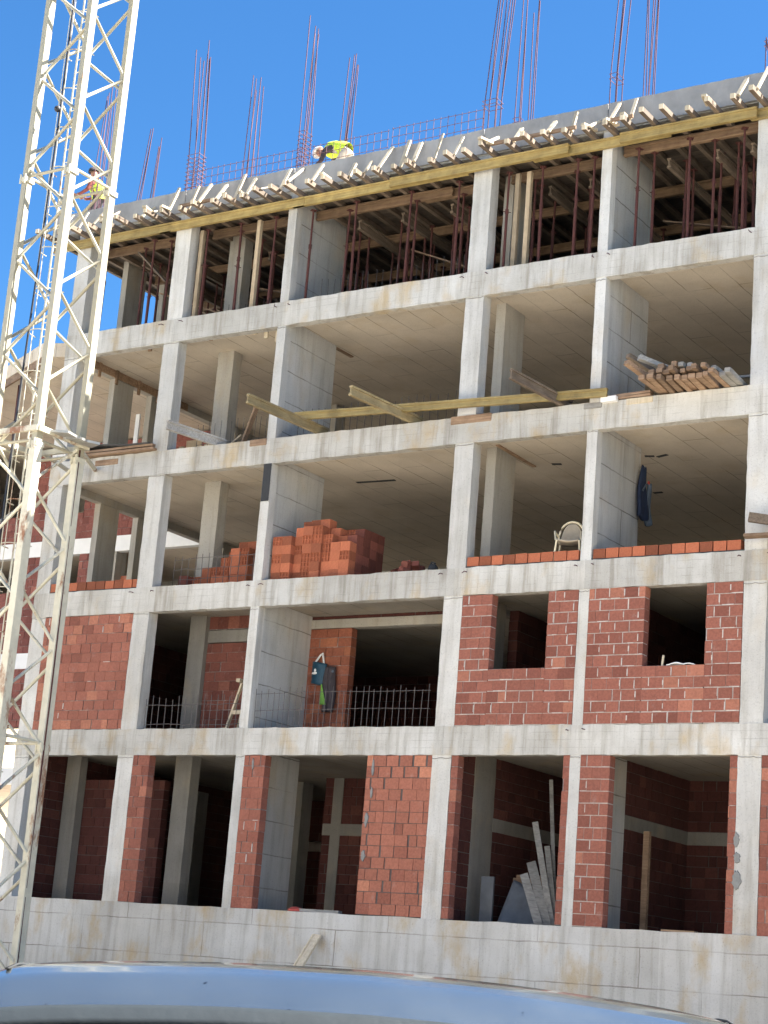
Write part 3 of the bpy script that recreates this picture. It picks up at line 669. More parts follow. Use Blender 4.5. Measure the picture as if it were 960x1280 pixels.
# ------------------------------------------------------------------ loose timber on the fourth floor
girder('loose_beam', 'greenish timber beam sticking out past the slab edge below the first thin wall', (-3.28, .35, 6.10), (-3.62, -1.95, 6.17), 'yellow_y', 'timber beams sticking out of the fourth floor')
girder('loose_beam', 'yellow green timber beam sticking out of the fourth floor left of the middle column', (-1.02, .35, 6.10), (-1.36, -1.70, 6.17), 'yellow_y', 'timber beams sticking out of the fourth floor')
girder('loose_beam', 'tan timber beam sticking out of the fourth floor right of the middle column', (2.32, .3, 6.09), (2.02, -1.5, 6.18), 'joist', 'timber beams sticking out of the fourth floor')
girder('loose_beam', 'grey weathered beam sticking out of the fourth floor beside the second wide column', (-5.86, .3, 6.08), (-6.32, -1.12, 6.15), 'grey_lumber', 'timber beams sticking out of the fourth floor')
pL = at(362, 518, 'y', -.35); pR = at(757, 497, 'y', -.35)
girder('long_beam', 'long yellow timber beam resting across the beams at the fourth floor edge', (-3.66, -.30, 6.30), (3.28, -.12, 6.12), 'yellow', h=.16)
girder('long_beam', 'weathered timber beam lying on the fourth floor behind the long yellow beam', (-2.2, .75, 6.1), (2.7, .7, 6.1), 'yellow_y')
mb = MB(); mb.beam((-5.55, .45, 6.02), (-5.28, .5, 6.95), .04, .13, up=(0, 1, 0)); tag(mb.build('leaning_board', 'lumber'), 'brown board leaning upright on the fourth floor beside the inner column', 'board')
mb = MB(); mb.beam((-6.9, 1.2, 6.05), (-6.2, 1.25, 6.6), .03, .1, up=(0, 1, 0)); tag(mb.build('leaning_board', 'pale'), 'short pale board leaning behind the second wide column on the fourth floor', 'board')
for i, (x0, x1, y, z, lab) in enumerate(((-9.7, -7.5, -.02, 6.04, 'lower'), (-9.75, -7.55, .02, 6.12, 'upper'))):
    mb = MB(); mb.beam((x0, y, z), (x1, y + .02, z + .01 * i), .26, .05); tag(mb.build('plank', 'lumber'), 'brown plank lying on the leftmost fourth floor edge, %s of two' % lab, 'plank', 'planks on the leftmost fourth floor edge')
mb = MB(); mb.sheet(lambda u, v: (-9.6 + 2.0 * u, -.15 + .6 * v, 6.185 + .05 * math.sin(u * 7) * (1 - u) + .03 * math.sin(3 * v + u * 4)), 20, 5, .012); tag(mb.build('tar_sheet', 'dark_sheet', smooth=True), 'dark rippled sheet on the planks at the leftmost fourth floor edge', 'sheet')
mb = MB(); mb.box(-.06, .06, -.02, .02, 0, 1.9); o = mb.build('sliver_strip', 'white'); o.location = (-10.45, 2.62, 6.02); tag(o, 'narrow white strip standing in for a bright sliver of light between the end columns', 'board')  # white strip painted in for a sunlit sliver between the columns
for i, (px_, y_, wd, h_, m_) in enumerate(((209, 3.2, .42, 1.05, 'post'), (232, 3.4, .16, .9, 'pale'), (247, 3.2, .45, .95, 'post'), (262, 3.0, .12, .75, 'pale'), (285, 2.6, .5, .6, 'lumber'))):
    p = at(px_, 540, 'y', y_); mb = MB(); mb.box(-wd / 2, wd / 2, -.02, .02, 0, h_); o = mb.build('shutter_panel', m_); o.location = (p.x, y_, 6.0 + .35); o.rotation_euler = (.08, 0, .1 * (i - 2))
    tag(o, '%s shuttering board stood at the back of the fourth floor, %s from left' % (('tan wide', 'pale narrow', 'tan wide', 'pale narrow', 'brown low')[i], ordinal(i)), 'board', 'boards at the back of the fourth floor')
# brown shutter boards still hanging on the left end beam
mb = MB(); mb.box(-10.318, -10.295, .25, 4.2, 8.46, 8.98)
o = mb.build('beam_shutter', 'lumber'); tag(o, 'dark brown shutter boards left on the end beam of the fourth floor', 'formwork panel')
MBs = [(-10.29, .9), (-10.29, 1.5), (-10.29, 2.3), (-10.29, 3.0), (-10.29, 3.6)]
for x, y in MBs: MB().box(x - .005, x + .04, y, y + .07, 8.30, 8.97).build('cleat', 'lumber', o)
for i, (x, h) in enumerate(((-8.25, .18), (-6.55, .14), (-5.35, .15), (-5.05, .28), (-4.75, .4))):
    mb = MB(); mb.box(-.045, .045, -.02, .02, -h, 0); o = mb.build('hanging_cleat', 'pale' if i > 1 else 'lumber'); o.location = (x, .28, 8.63); tag(o, 'short timber cleat left hanging under the top floor slab, %s from the left' % ordinal(i), 'cleat', 'timber cleats under the top floor slab')
# stack of old lumber in the right bay, poking out past the edge
rr = random.Random(3)
for row in range(3):
    nrow = (12, 9, 5)[row]
    for i in range(nrow):
        x = 4.28 + i * .142 + row * .10 + rr.uniform(-.03, .03); z = 6.05 + row * .10 + rr.uniform(-.01, .02); L = rr.uniform(1.2, 1.7)
        mb = MB(); hw = rr.uniform(.045, .065); mb.box(-hw, hw, 0, L, 0, rr.uniform(.075, .10)); o = mb.build('lumber_piece', 'lumber' if rr.random() < .85 else 'grey_lumber', bevel=.006)
        o.location = (x, -.62 + rr.uniform(-.14, .14) + .06 * row, z + .05 * (row > 0)); o.rotation_euler = (rr.uniform(-.05, .03) - .03, 0, rr.uniform(-.05, .07))
        tag(o, 'brown squared timber in the lumber heap of the rightmost bay, %s layer from the bottom' % ordinal(row), 'lumber', 'lumber heap on the fourth floor')
for i, (p, q, m, lab) in enumerate((((4.05, -.45, 6.60), (4.70, .35, 6.40), 'grey_lumber', 'pale grey timber lying slanted on top of the lumber heap'), ((3.95, -.75, 6.42), (4.35, .2, 6.10), 'lumber', 'brown timber tilted up at the left end of the lumber heap'), ((3.75, -.3, 6.72), (4.25, .6, 6.40), 'joist', 'dim board tilted behind the lumber heap'))):
    mb = MB(); mb.beam(p, q, .12, .09); tag(mb.build('lumber_piece', m, bevel=.006), lab, 'lumber', 'lumber heap on the fourth floor')
for i, z in enumerate((6.03, 6.09)):
    mb = MB(); mb.beam((3.12, .06 + .05 * i, z), (4.1, .05, z), .14, .045); tag(mb.build('plank', 'lumber'), '%s of two planks lying at the edge left of the lumber heap' % ('lower', 'upper')[i], 'plank', 'planks left of the lumber heap')
mb = MB(); mb.beam((5.45, .35, 6.30), (6.0, .3, 6.27), .07, .04); mb.build('x', 'grey_lumber').name = 'loose_stick'
tag(bpy.data.objects['loose_stick'], 'grey stick lying against the rightmost column beside the lumber heap', 'stick')
mb = MB(); mb.beam((6.12, -.28, 3.17), (7.0, -.12, 3.2), .2, .05); tag(mb.build('plank', 'lumber'), 'lower brown plank sticking out by the rightmost column', 'plank', 'planks by the rightmost column')
mb = MB(); mb.beam((6.2, -.3, 3.5), (7.1, -.05, 3.36), .1, .16); tag(mb.build('plank', 'joist'), 'upper darker timber sticking out by the rightmost column', 'plank', 'planks by the rightmost column')

# ------------------------------------------------------------------ brick stacks
def brick_mesh(name, col, hollow):
    mb = MB(); X, Y, Z = .114, .118, .092
    if hollow:
        n = 3; fr = .014
        mb.box(-X, X, -Y + .025, Y, -Z, Z, tuple(c * .8 for c in col))
        xs = [-X + (2 * X) * i / n for i in range(n + 1)]; zs = [-Z, 0, Z]
        for i in range(n + 1): mb.box(max(-X, xs[i] - fr / 2), min(X, xs[i] + fr / 2), -Y, -Y + .025, -Z, Z, col)
        for z in zs: mb.box(-X + .002, X - .002, -Y + .001, -Y + .025, max(-Z + .001, z - fr / 2), min(Z - .001, z + fr / 2), col)
    else: mb.box(-X, X, -Y, Y, -Z, Z, col)
    return mb.mesh(name, M['loose'])
BMS = [brick_mesh('clay_brick', tuple(c * f for c in ORG), h) for f, h in ((1., False), (1.12, False), (.82, False), (.9, True), (.62, False), (1.05, True))]
BDK = [brick_mesh('clay_brick', tuple(c * f for c in (.25, .08, .055)), False) for f in (1., .8, .6)]
def brick(x, y, z, label, group, dark=False, jit=.012):
    o = bpy.data.objects.new('clay_brick', R_.choice(BDK if dark else BMS)); COL.objects.link(o)
    o.location = (x + R_.uniform(-jit, jit), y + R_.uniform(-jit, jit), z + .093); o.rotation_euler = (0, 0, R_.uniform(-.03, .03)); tag(o, label, 'brick', group)
lay = ['lowest', 'second', 'third', 'fourth', 'fifth', 'sixth', 'seventh']
hts = [5, 5, 6, 6, 6, 4, 3, 0]; 
# stepped front of the big stack: columns of x, each with its own face depth
heights = [[5, 5, 5], [5, 5, 6], [6, 7, 6], [6, 7, 6], [6, 7, 6], [5, 6, 6], [4, 5, 6], [4, 5, 6]]
for i, hs_ in enumerate(heights):
    x = -4.16 + i * .234
    face = (.18, .18, .30, .22, .22, .27, .22, .22)[i]
    for d in range(5):
        h = hs_[min(d, 2)]
        for r in range(h):
            if d > 0 and i < 7 and r < hs_[min(d - 1, 2)] - 1 and r < heights[i + 1][min(d, 2)] - 1: continue
            brick(x, face + .12 + d * .247, 3.0 + r * .187, ('dark' if i == 7 and d > 0 else 'orange') + ' hollow clay brick in the big stack, %s course%s' % (lay[r], '' if d == 0 else ', behind the front row'), 'bricks in the big stack on the third floor', dark=(i == 7 and d > 0), jit=.006)  # right-side bricks darkened to paint in the shade on that face
for i in range(6):
    h = (2, 3, 3, 4, 5, 5)[i]
    for d in range(2):
        for r in range(h + d if i > 2 else h):
            if d == 1 and r < h - 1: continue
            brick(-6.72 + i * .245, .95 + d * .25, 3.0 + r * .19, 'orange clay brick in the smaller stack behind the wire mesh, %s course' % lay[r], 'bricks in the smaller stack')
for (x, y, z) in ((-7.05, .8, 0), (-6.95, 1.05, 0), (-7.0, .9, .19), (-6.6, .7, 0)):
    pass
for j, (x, y, z, lab) in enumerate(((-7.9, 2.3, 0, 'at the back of the leftmost bay'), (-7.6, 2.3, 0, 'second at the back of the leftmost bay'),
        (-6.98, .75, 0, 'beside the second wide column'), (-6.95, .78, .19, 'topmost of the pile beside the second wide column'))):
    brick(x, y, 3.0 + z, 'dull brick on the third floor, ' + lab, 'single bricks on the third floor', True)
for j, (x, y, z, lab) in enumerate(((1.32, 2.0, 0, 'lower brick of the small pile right of the inner column'), (1.30, 2.02, .19, 'middle brick of the small pile right of the inner column'), (1.55, 2.05, .19, 'upper right brick of the small pile right of the inner column'), (1.55, 2.0, 0, 'lower right brick of the small pile right of the inner column'), (1.44, 2.03, .38, 'topmost brick of the small pile right of the inner column'), (1.85, 2.05, 0, 'single brick beside the small pile'), (1.85, 2.05, .19, 'brick on top of the single brick by the small pile'), (1.1, 2.0, 0, 'leftmost low brick of the small pile'))):
    brick(x, y, 3.15 + z, 'dull red ' + lab, 'small brick pile on the third floor', True)
mb = MB(); mb.box(1.0, 2.0, 1.85, 2.2, 3.0, 3.15); tag(mb.build('pallet_base', 'lumber'), 'low timber base under the small brick pile on the third floor', 'pallet')
rr = random.Random(9)
for j in range(26):
    x = -1.58 + .72 * rr.random(); lvl = 0 if j < 13 else (1 if j < 21 else 2); z = 3.0 + lvl * .10
    o = bpy.data.objects.new('rubble_piece', rr.choice(BDK)); COL.objects.link(o); o.scale = (.6, .6, .6); o.location = (x if lvl < 2 else -1.25 + .25 * rr.random(), .45 + .5 * rr.random(), z + .06); o.rotation_euler = (rr.uniform(-.5, .5), rr.uniform(-.5, .5), rr.uniform(0, 3)); tag(o, 'broken dark brick in the rubble heap left of the middle column', 'rubble', 'rubble heap on the third floor')
mb = MB(); mb.ball((0, 0, .11), .11, (1, .8, 1)); o = mb.build('black_bundle', 'black', smooth=True); o.location = (-.55, .42, 3.0); tag(o, 'small round black bundle beside the rubble heap', 'bundle')
MB().tube([(-.08, 0, .16), (-.03, 0, .26), (.05, 0, .22)], .018, 6).build('knot', 'black', o)

# ------------------------------------------------------------------ things left on the floors
# chair behind the block course
ch = thing('plastic_chair', 'cream armchair with rounded back behind the brick course beside the thin wall', 'chair', (2.42, .36, 3.0))
ch.rotation_euler = (0, 0, math.radians(18)); ch.scale = (1., 1., 1.)
mb = MB(); mb.sheet(lambda u, v: (-.22 + .44 * u, -.2 + .42 * v, .44 + .012 * math.cos(6 * u)), 6, 6, .035); mb.build('seat', 'cushion', ch, smooth=True)
def backp(a): return (.25 * math.cos(a), .22 + .03 * math.sin(a), .50 + .40 * max(0, math.sin(a)) ** .8)
mb = MB(); mb.tube([backp(math.pi * k / 14) for k in range(15)], .022, 8); mb.tube([(-.25, .22, .5), (0, .25, .47), (.25, .22, .5)], .018, 8); mb.build('back_frame', 'chair', ch, smooth=True)
mb = MB(); mb.sheet(lambda u, v: ((-.21 + .42 * u) * (1 - .25 * v * v), .235 + .02 * math.sin(3 * u), .50 + (.37 * v) * (1 - (abs(2 * u - 1) ** 2.5) * .35)), 10, 8, .02); mb.build('backrest', 'cushion', ch, smooth=True)
for sx, sy in ((-1, -1), (1, -1), (-1, 1), (1, 1)):
    MB().tube([(sx * .21, sy * .2, .44), (sx * .25, sy * .23, 0)], .018, 8).build('leg', 'chair', ch)
for sx in (-1, 1): MB().tube([(sx * .25, .2, .60), (sx * .27, 0, .63), (sx * .25, -.2, .60), (sx * .23, -.2, .44)], .018, 8).build('armrest', 'chair', ch, smooth=True)
# navy jacket on the cross wall
jk = thing('hanging_jacket', 'dark navy work jacket hanging on the end of the second thin wall', 'jacket', (3.10, 1.82, 4.2))
def cloth(cx, w0, w1, h, seed, amp=.04):
    s_ = seed
    return lambda u, v: (.05 + .05 * math.sin(math.pi * u) + amp * math.sin(9 * u + s_) * (1 - v) * .6 + .02 * math.sin(5 * v + s_), cx + (u - .5) * (w1 + (w0 - w1) * v ** 1.5) + .02 * math.sin(8 * v + s_), h * v + .03 * math.sin(7 * u + s_))
MB().sheet(cloth(-.05, .10, .42, 1.02, 1.), 16, 14, .07).build('jacket_body', 'navy', jk, smooth=True)
MB().sheet(cloth(.20, .06, .24, .80, 2.), 12, 12, .06).build('sleeve', 'slate', jk, smooth=True).location.z = -.06
MB().tube([(.14, -.18, .52), (.16, -.1, .66), (.16, .02, .68), (.14, .06, .45), (.13, .03, .25)], .02, 6).build('piping', 'slate', jk, smooth=True)
MB().box(.1, .13, .09, .13, .70, .78).build('red_tab', 'red', jk)
MB().tube([(-.03, -.03, .98), (.09, -.03, 1.04), (.09, -.03, 1.0)], .012, 6).build('hook', 'galv', jk)
# bag and trousers on the loggia wall
bg_ = thing('hanging_bag', 'small dark teal bag with white print hanging on the loggia brick wall', 'bag', (-4.0, 1.86, 1.20))
mb = MB(); mb.sheet(lambda u, v: (-.17 + .34 * u * (.86 + .14 * v) + .02, -.07 - .05 * math.sin(math.pi * u), .46 * v - .06 * u), 8, 8, .05); mb.build('bag_body', 'teal', bg_, smooth=True)
mb = MB(); mb.ball((-.05, -.155, .20), .05, (1.3, .25, .5)); mb.ball((-.04, -.155, .26), .028, (1, .4, 1.2)); mb.build('print', 'white', bg_)
mb = MB(); mb.tube([(-.1, -.08, .44), (.0, -.05, .60), (.03, -.03, .64), (.12, -.08, .40)], .02, 6); mb.build('strap', 'white', bg_)
tr = thing('hanging_trousers', 'black work trousers with green stripe hanging on the loggia brick wall', 'trousers', (-3.71, 1.86, .60))
mb = MB(); mb.sheet(lambda u, v: ((-.13 + .27 * u) * (.75 + .25 * math.sin(2.6 * v + .3)) + .02 * math.sin(6 * v), -.06 - .06 * abs(math.sin(2 * math.pi * u)) - .02 * math.sin(9 * u + 3 * v), .93 * v), 14, 16, .05); mb.build('trouser_legs', 'cloth_dark', tr, smooth=True)
mb = MB(); mb.sheet(lambda u, v: (-.14 + .15 * u * (1 - .9 * v), -.15 - .02 * math.sin(3 * u), .14 + .42 * v), 4, 8, .02); mb.build('green_stripe', 'green', tr, smooth=True)
MB().ball((.10, -.13, .83), .03, (1, .4, 1)).build('badge', 'slate', tr)
# trestle by the thin wall
ts = thing('wooden_trestle', 'pale timber trestle half hidden behind the first thin wall', 'trestle', (-5.15, .95, 0.))
for s, sy in ((-1, -.2), (1, -.2), (-1, .2), (1, .2)):
    mb = MB(); mb.beam((s * .33, sy, 0), (s * .08, sy * .5, 1.05), .04, .07, up=(0, 1, 0)); mb.build('leg', 'pale', ts)
mb = MB(); mb.beam((-.22, -.17, .45), (.22, -.17, .45), .03, .08); mb.build('stretcher', 'pale', ts)
mb = MB(); mb.beam((0, -.35, 1.08), (0, .35, 1.08), .10, .07); mb.build('top_rail', 'pale', ts)
# window board things
mb = MB(); mb.tube([(4.51, .1, 1.02), (4.53, .1, 1.22)], .022, 8); tag(mb.build('wood_stake', 'pale'), 'short pale stake standing on the sill of the right brick window', 'stake')
mb = MB(); mb.sheet(lambda u, v: (4.62 + .52 * u, .03 + .16 * v, 1.035 + .045 * abs(math.sin(5 * u + 2 * v)) * math.sin(math.pi * u)), 14, 5, .015); tag(mb.build('crumpled_bag', 'white', smooth=True), 'crumpled white plastic sack on the sill of the right brick window', 'sack')
# ground storey
M['plank_grey'] = wood('dull_grey_timber', (.13, .125, .115), (.24, .23, .21), 'x', .85, .4)
for i, (bx_, by_, tx_, ty_, yb, yt, wd) in enumerate(((676, 1150, 655, 1093, .55, .9, .15), (686, 1150, 664, 1078, .62, 1.0, .17), (692, 1148, 669, 1028, .7, 1.15, .11), (696, 1140, 684, 1058, .8, 1.1, .10), (697, 1110, 689, 975, 1.0, 1.3, .07))):
    p = at(bx_, by_, 'y', yb); q = at(tx_, ty_, 'y', yt); p.z = -3.58
    mb = MB(); mb.beam(p, q, wd, .05, up=(.35, -1, .3)); tag(mb.build('leaning_plank', 'plank_grey'), 'grey plank leaning in the ground floor bay with the pallets, %s from the left' % ordinal(i), 'plank', 'planks leaning in the ground floor bay')
pal = thing('wooden_pallet', 'wooden pallet standing on edge behind the grey sheet', 'pallet', (1.35, 1.9, -3.5))
for z in (.08, .45, .82): MB().box(-.55, .55, 0, .03, z, z + .10).build('slat', 'lumber', pal)
for x in (-.5, -.03, .44): MB().box(x, x + .09, .03, .12, .02, .98).build('bearer', 'lumber', pal)
mb = MB(); mb.sheet(lambda u, v: (1.05 + .95 * u + .1 * v, .95 + .35 * v + .04 * math.sin(7 * u), -3.5 + .80 * v * (1 - .25 * u) + .04 * math.sin(6 * u + 2)), 16, 10, .02); tag(mb.build('grey_tarp', 'grey_tarp', smooth=True), 'grey crumpled sheet draped before the pallet in the ground floor bay', 'tarp')
mb = MB(); mb.box(.72, .98, .85, .90, -3.5, -2.65); tag(mb.build('standing_board', 'grey_tarp'), 'upright grey panel leaning beside the inner column on the ground floor', 'panel')
mb = MB(); mb.box(3.42, 3.53, 1.95, 2.05, -3.6, -1.65); tag(mb.build('timber_post', 'lumber'), 'brown timber post by the brick corner in the rightmost ground floor bay', 'post')
mb = MB(); mb.beam((-2.75, .1, -3.47), (-1.9, .2, -3.47), .14, .05); tag(mb.build('plank', 'grey_lumber'), 'grey plank lying on the ledge beside the red tub', 'plank')
mb = MB(); mb.ball((0, 0, .0), .13, (1.2, 1, .55), v0=0, v1=.5); mb.tube([(0, 0, -.02), (0, 0, .02)], .15, 14); o = mb.build('red_tub', 'red', smooth=True); o.location = (-2.85, .1, -3.48); tag(o, 'small red upturned tub on the ledge of the wide ground floor opening', 'tub')
mb = MB(); mb.beam((4.75, .05, -3.49), (5.35, .06, -3.49), .16, .03); tag(mb.build('plank', 'lumber'), 'orange brown plank lying on the ledge of the rightmost ground floor opening', 'plank')
# plank against the retaining wall
mb = MB(); mb.beam((-2.28, -.95, -5.1), (-2.16, -.10, -3.92), .17, .05, up=(0, -1, .4)); mb.beam((-2.36, -.97, -5.08), (-2.24, -.12, -3.93), .03, .07, up=(0, -1, .4)); tag(mb.build('leaning_plank', 'pale'), 'weathered plank leaning on the retaining wall above the car roof', 'plank')
mb = MB(); mb.box(-3.2, -1.2, -1.6, -.6, GZ, -5.12); tag(mb.build('timber_stack', 'lumber'), 'low timber stack on the ground under the leaning plank', 'timber stack')

# ------------------------------------------------------------------ tower crane mast
CX0, CX1, CY0, CY1 = -8.42, -7.2, -3.9, -2.68; CZ0, CZ1 = GZ, 17.6
cr = thing('tower_crane', 'cream lattice tower crane mast standing at the left end of the building', 'crane', ((CX0 + CX1) / 2, (CY0 + CY1) / 2, GZ))
CP = Vector(cr.location)
def K(mb, name, mat, parent=cr, **k):
    o = mb.build(name, mat, None, **k); o.parent = cr; o.matrix_parent_inverse = Matrix.Translation(-CP); return o
corners = [(CX0, CY0, 1, 1), (CX1, CY0, -1, 1), (CX1, CY1, -1, -1), (CX0, CY1, 1, -1)]
for (x, y, sx, sy) in corners:
    for (z0, z1, m) in ((CZ0, 5.0, 'cream_old'), (5.0, CZ1, 'cream')):
        e_ = .018 if z1 < 6 else 0.
        mb = MB(); mb.box(x - .065 - e_, x + .065 + e_, y - .09 - e_, y + .09 + e_, z0, z1)
        K(mb, 'leg', m, bevel=.012)
    for z in (-.8, 5.0, 10.8):
        mb = MB(); mb.box(x - .095, x + .095, y - .12, y + .12, z - .05, z + .05); 
        for q in (-.06, .06): mb.tube([(x + q, y - .13, z - .1), (x + q, y - .13, z + .1)], .02, 6)
        K(mb, 'flange', 'cream_old')
faces = [(0, 1), (1, 2), (2, 3), (3, 0)]
Hn = 1.02
for fi, (a, b) in enumerate(faces):
    pa, pb = corners[a], corners[b]; z = CZ0 + .15 + (.3 if fi % 2 else 0); s = fi % 2; k = 0
    while z + Hn < CZ1 and k < 23:
        q0, q1 = ((pa, pb) if (k + s) % 2 else (pb, pa)); e = .06
        d = Vector((q1[0] - q0[0], q1[1] - q0[1], 0)).normalized()
        mb = MB(); mb.tube([Vector((q0[0], q0[1], z + .05)) + d * .05, Vector((q1[0], q1[1], z + Hn - .05)) - d * .05], .034, 8)
        K(mb, 'diagonal_brace', 'cream' if z > 4.4 else 'cream_old', smooth=True); z += Hn; k += 1
    for z in (-6.2, -.7, 5.1, 10.9, 16.5):
        mb = MB(); mb.tube([(pa[0], pa[1], z), (pb[0], pb[1], z)], .034, 8); K(mb, 'horizontal_brace', 'cream' if z > 5 else 'cream_old')
# ladder with hoops inside the mast
lx, ly = CX0 + .22, CY1 - .28
ld = bpy.data.objects.new('ladder', None); COL.objects.link(ld); ld.parent = cr; ld.matrix_parent_inverse = Matrix.Translation(-CP); ld.location = (lx, ly, GZ)
for d in (-.19, .19): MB().tube([(d, 0, .1), (d, 0, CZ1 - GZ)], .018, 6).build('rail', 'cream_old', ld)
mb = MB(); z = .3
while z < CZ1 - GZ: mb.tube([(-.19, 0, z), (.19, 0, z)], .012, 6); z += .30
mb.build('rungs', 'cream_old', ld)
mb = MB(); z = 2.4
while z < CZ1 - GZ - .2:
    mb.tube([(.32 * math.cos(t), -.02 - .42 * math.sin(t), z) for t in [math.pi * i / 10 for i in range(11)]], .012, 5); z += .9
for t in (.3, .5, .7): mb.tube([(.32 * math.cos(math.pi * t), -.02 - .42 * math.sin(math.pi * t), 2.4), (.32 * math.cos(math.pi * t), -.02 - .42 * math.sin(math.pi * t), CZ1 - GZ - .3)], .010, 5)
mb.build('safety_hoops', 'cream_old', ld)
# rest platform bits and hanging cable
pts = []
for i in range(40):
    t = i / 39; pts.append((CX0 + .46 + .05 * math.sin(t * 9), CY0 + .14 + .04 * math.sin(t * 5), CZ1 - (CZ1 - GZ) * t))
K(MB().tube(pts, .022, 6), 'power_cable', 'cable')
K(MB().ball((CX0 + .47, CY0 + .13, 12.4), .07), 'cable_clamp', 'cable')
pts = [(CX1 + .08 - .12 * math.sin(i * .5) * .1, CY1 - .06, 5.2 - i * .55) for i in range(22)]
K(MB().tube(pts, .017, 6), 'rusty_pipe', 'rust')
# tie collar and struts to the building at fourth-floor level
tz = 5.30
for (a, b) in faces:
    pa, pb = corners[a], corners[b]; dx, dy = pb[0] - pa[0], pb[1] - pa[1]; nx, ny = dy / 1.22, -dx / 1.22
    for off in (.13,):
        mb = MB(); mb.beam((pa[0] + nx * off - dx * .10, pa[1] + ny * off - dy * .10, tz), (pb[0] + nx * off + dx * .10, pb[1] + ny * off + dy * .10, tz), .07, .11); K(mb, 'collar_beam', 'cream_old')
for (p, q) in (((CX0 + .1, CY1 + .1, tz), (-9.9, .02, 5.72)), ((CX1 - .1, CY1 + .1, tz), (-9.2, .02, 5.72))):
    mb = MB(); mb.tube([p, q], .05, 8); K(mb, 'tie_strut', 'cream_old')
for (x, y, rz) in ((CX1 + .24, CY0 + .36, .2), (CX1 + .28, CY1 - .1, -.5), (CX1 + .2, CY0 + .8, .1)):
    mb = MB(); c, s = math.cos(rz), math.sin(rz)
    mb.beam((x - .2 * c, y - .2 * s, tz + .02), (x + .3 * c, y + .3 * s, tz - .02), .34, .05); K(mb, 'collar_plate', 'galv')
mb = MB(); mb.box(-9.0, -6.6, -4.5, -2.1, GZ - .1, GZ + .35); K(mb, 'base_block', 'conc_base', bevel=.03)

# ------------------------------------------------------------------ rear wing at the left
WG = thing('rear_wing', 'set back brick wing with white floor bands seen behind the crane', 'building', (-18, 6, GZ))
WP = Vector(WG.location)
def Wp(mb, name, mat, par=None):
    o = mb.build(name, mat); o.parent = WG; o.matrix_parent_inverse = Matrix.Translation(-WP); return o
WX0, WX1, WY = -30., -10.6, 6.0
for t in (0., 3., 6.):
    Wp(MB().box(WX0, WX1, WY, WY + .2, t - .41, t), 'floor_band', 'white')
    Wp(MB().box(WX0, WX1, WY + .2, WY + 8, t - .37, t - .01), 'floor_slab', 'ceil')
def wfill(rects):
    mb = MB(); core = MB()
    for (a0, a1, z0, z1) in rects: blocks(mb, core, a0, a1, z0, z1, WY + .03, .2, hot=.06, base=(.22, .08, .065))
    o = Wp(mb, 'brick_wall', 'brick'); core.c = [(.20, .175, .165)] * len(core.f); core.build('mortar', 'mortar', o)
wfill([(WX0, -18.6, 6, 8.59), (-18.6, -17.15, 6, 6.75), (-17.15, -16.2, 6, 8.59), (-16.2, -15.0, 6, 6.72), (-15., -11., 6, 8.59)])
wfill([(WX0, -19., 3, 5.59), (-19, -17.1, 3, 4.66), (-17.1, -16.1, 3, 5.59), (-16.1, -14.95, 3, 4.8), (-14.95, -13.9, 3, 5.59)])
wfill([(WX0, -17.6, 0, 2.59), (-17.6, -16.3, 1.05, 2.59), (-16.3, -13.0, 0, 2.59)])
wfill([(WX0, -17.6, -3.4, -.41)])
wfill([(-16.2, -13.0, -3.4, -.41)])
mb = MB(); core = MB(); blocks(mb, core, 6.3, 10., 3, 5.0, -13.7, .2, 'y', base=(.30, .09, .055)); o = Wp(mb, 'brick_wall', 'brick'); core.c = [(.20, .175, .165)] * len(core.f); core.build('mortar', 'mortar', o)
for x in (-24, -20, -13.9): Wp(MB().box(x - .2, x + .2, WY + .04, WY + .44, -3.4, 8.6), 'column', 'conc_in')
Wp(MB().box(WX0, WX1, WY + 3.5, WY + 3.7, 3., 8.64), 'inner_wall', 'conc_in')
def angled(z0, z1, off=0.):
    P = [(-10.60, .45), (-11.40, .16 + off), (-29.9, 8.93 + off), (-29.9, 10.2), (-10.60, 10.2)]; mb = MB(); n = len(P)
    mb.v = [(x, y, z0) for x, y in P] + [(x, y, z1) for x, y in P]
    mb.f = [tuple(range(n)), tuple(reversed(range(n, 2 * n)))] + [(k, k + n, (k + 1) % n + n, (k + 1) % n) for k in range(n)]; mb.c = [(1, 1, 1)] * (n + 2); return mb
Wp(angled(8.66, 8.99), 'balcony_slab', 'ceil')
mb = MB(); mb.beam((-11.4, .20, 8.56), (-19.3, 3.97, 8.56), .05, .18); Wp(mb, 'slab_shutter', 'lumber')
for k in range(5):
    x = -11.9 - 1.5 * k; y = .16 + (-11.4 - x) * .474; mb = MB(); mb.beam((x, y + .5, 6.0), (x - .03, y + .5, 8.65), .07, .07, up=(0, 1, 0)); Wp(mb, 'shutter_post', 'rust')
# far house glimpsed beyond the wing
hs_ = thing('distant_house', 'far sunlit cream house glimpsed beyond the crane base', 'house', (-46, 34, GZ))
mb = MB(); mb.box(-7, 7, -12, 12, 0, 13.); mb.build('wall', plain('sunlit_render', (.42, .36, .24), .9, var=.2, scale=1.), hs_)
mb = MB(); mb.quadbox([(-7.5, -12.6, 12.9), (7.5, -12.6, 12.9), (7.5, 12.6, 12.9), (-7.5, 12.6, 12.9), (-.05, -12.6, 15.4), (.05, -12.6, 15.4), (.05, 12.6, 15.4), (-.05, 12.6, 15.4)]); mb.build('roof', plain('roof_tiles', (.30, .22, .15), .9), hs_)

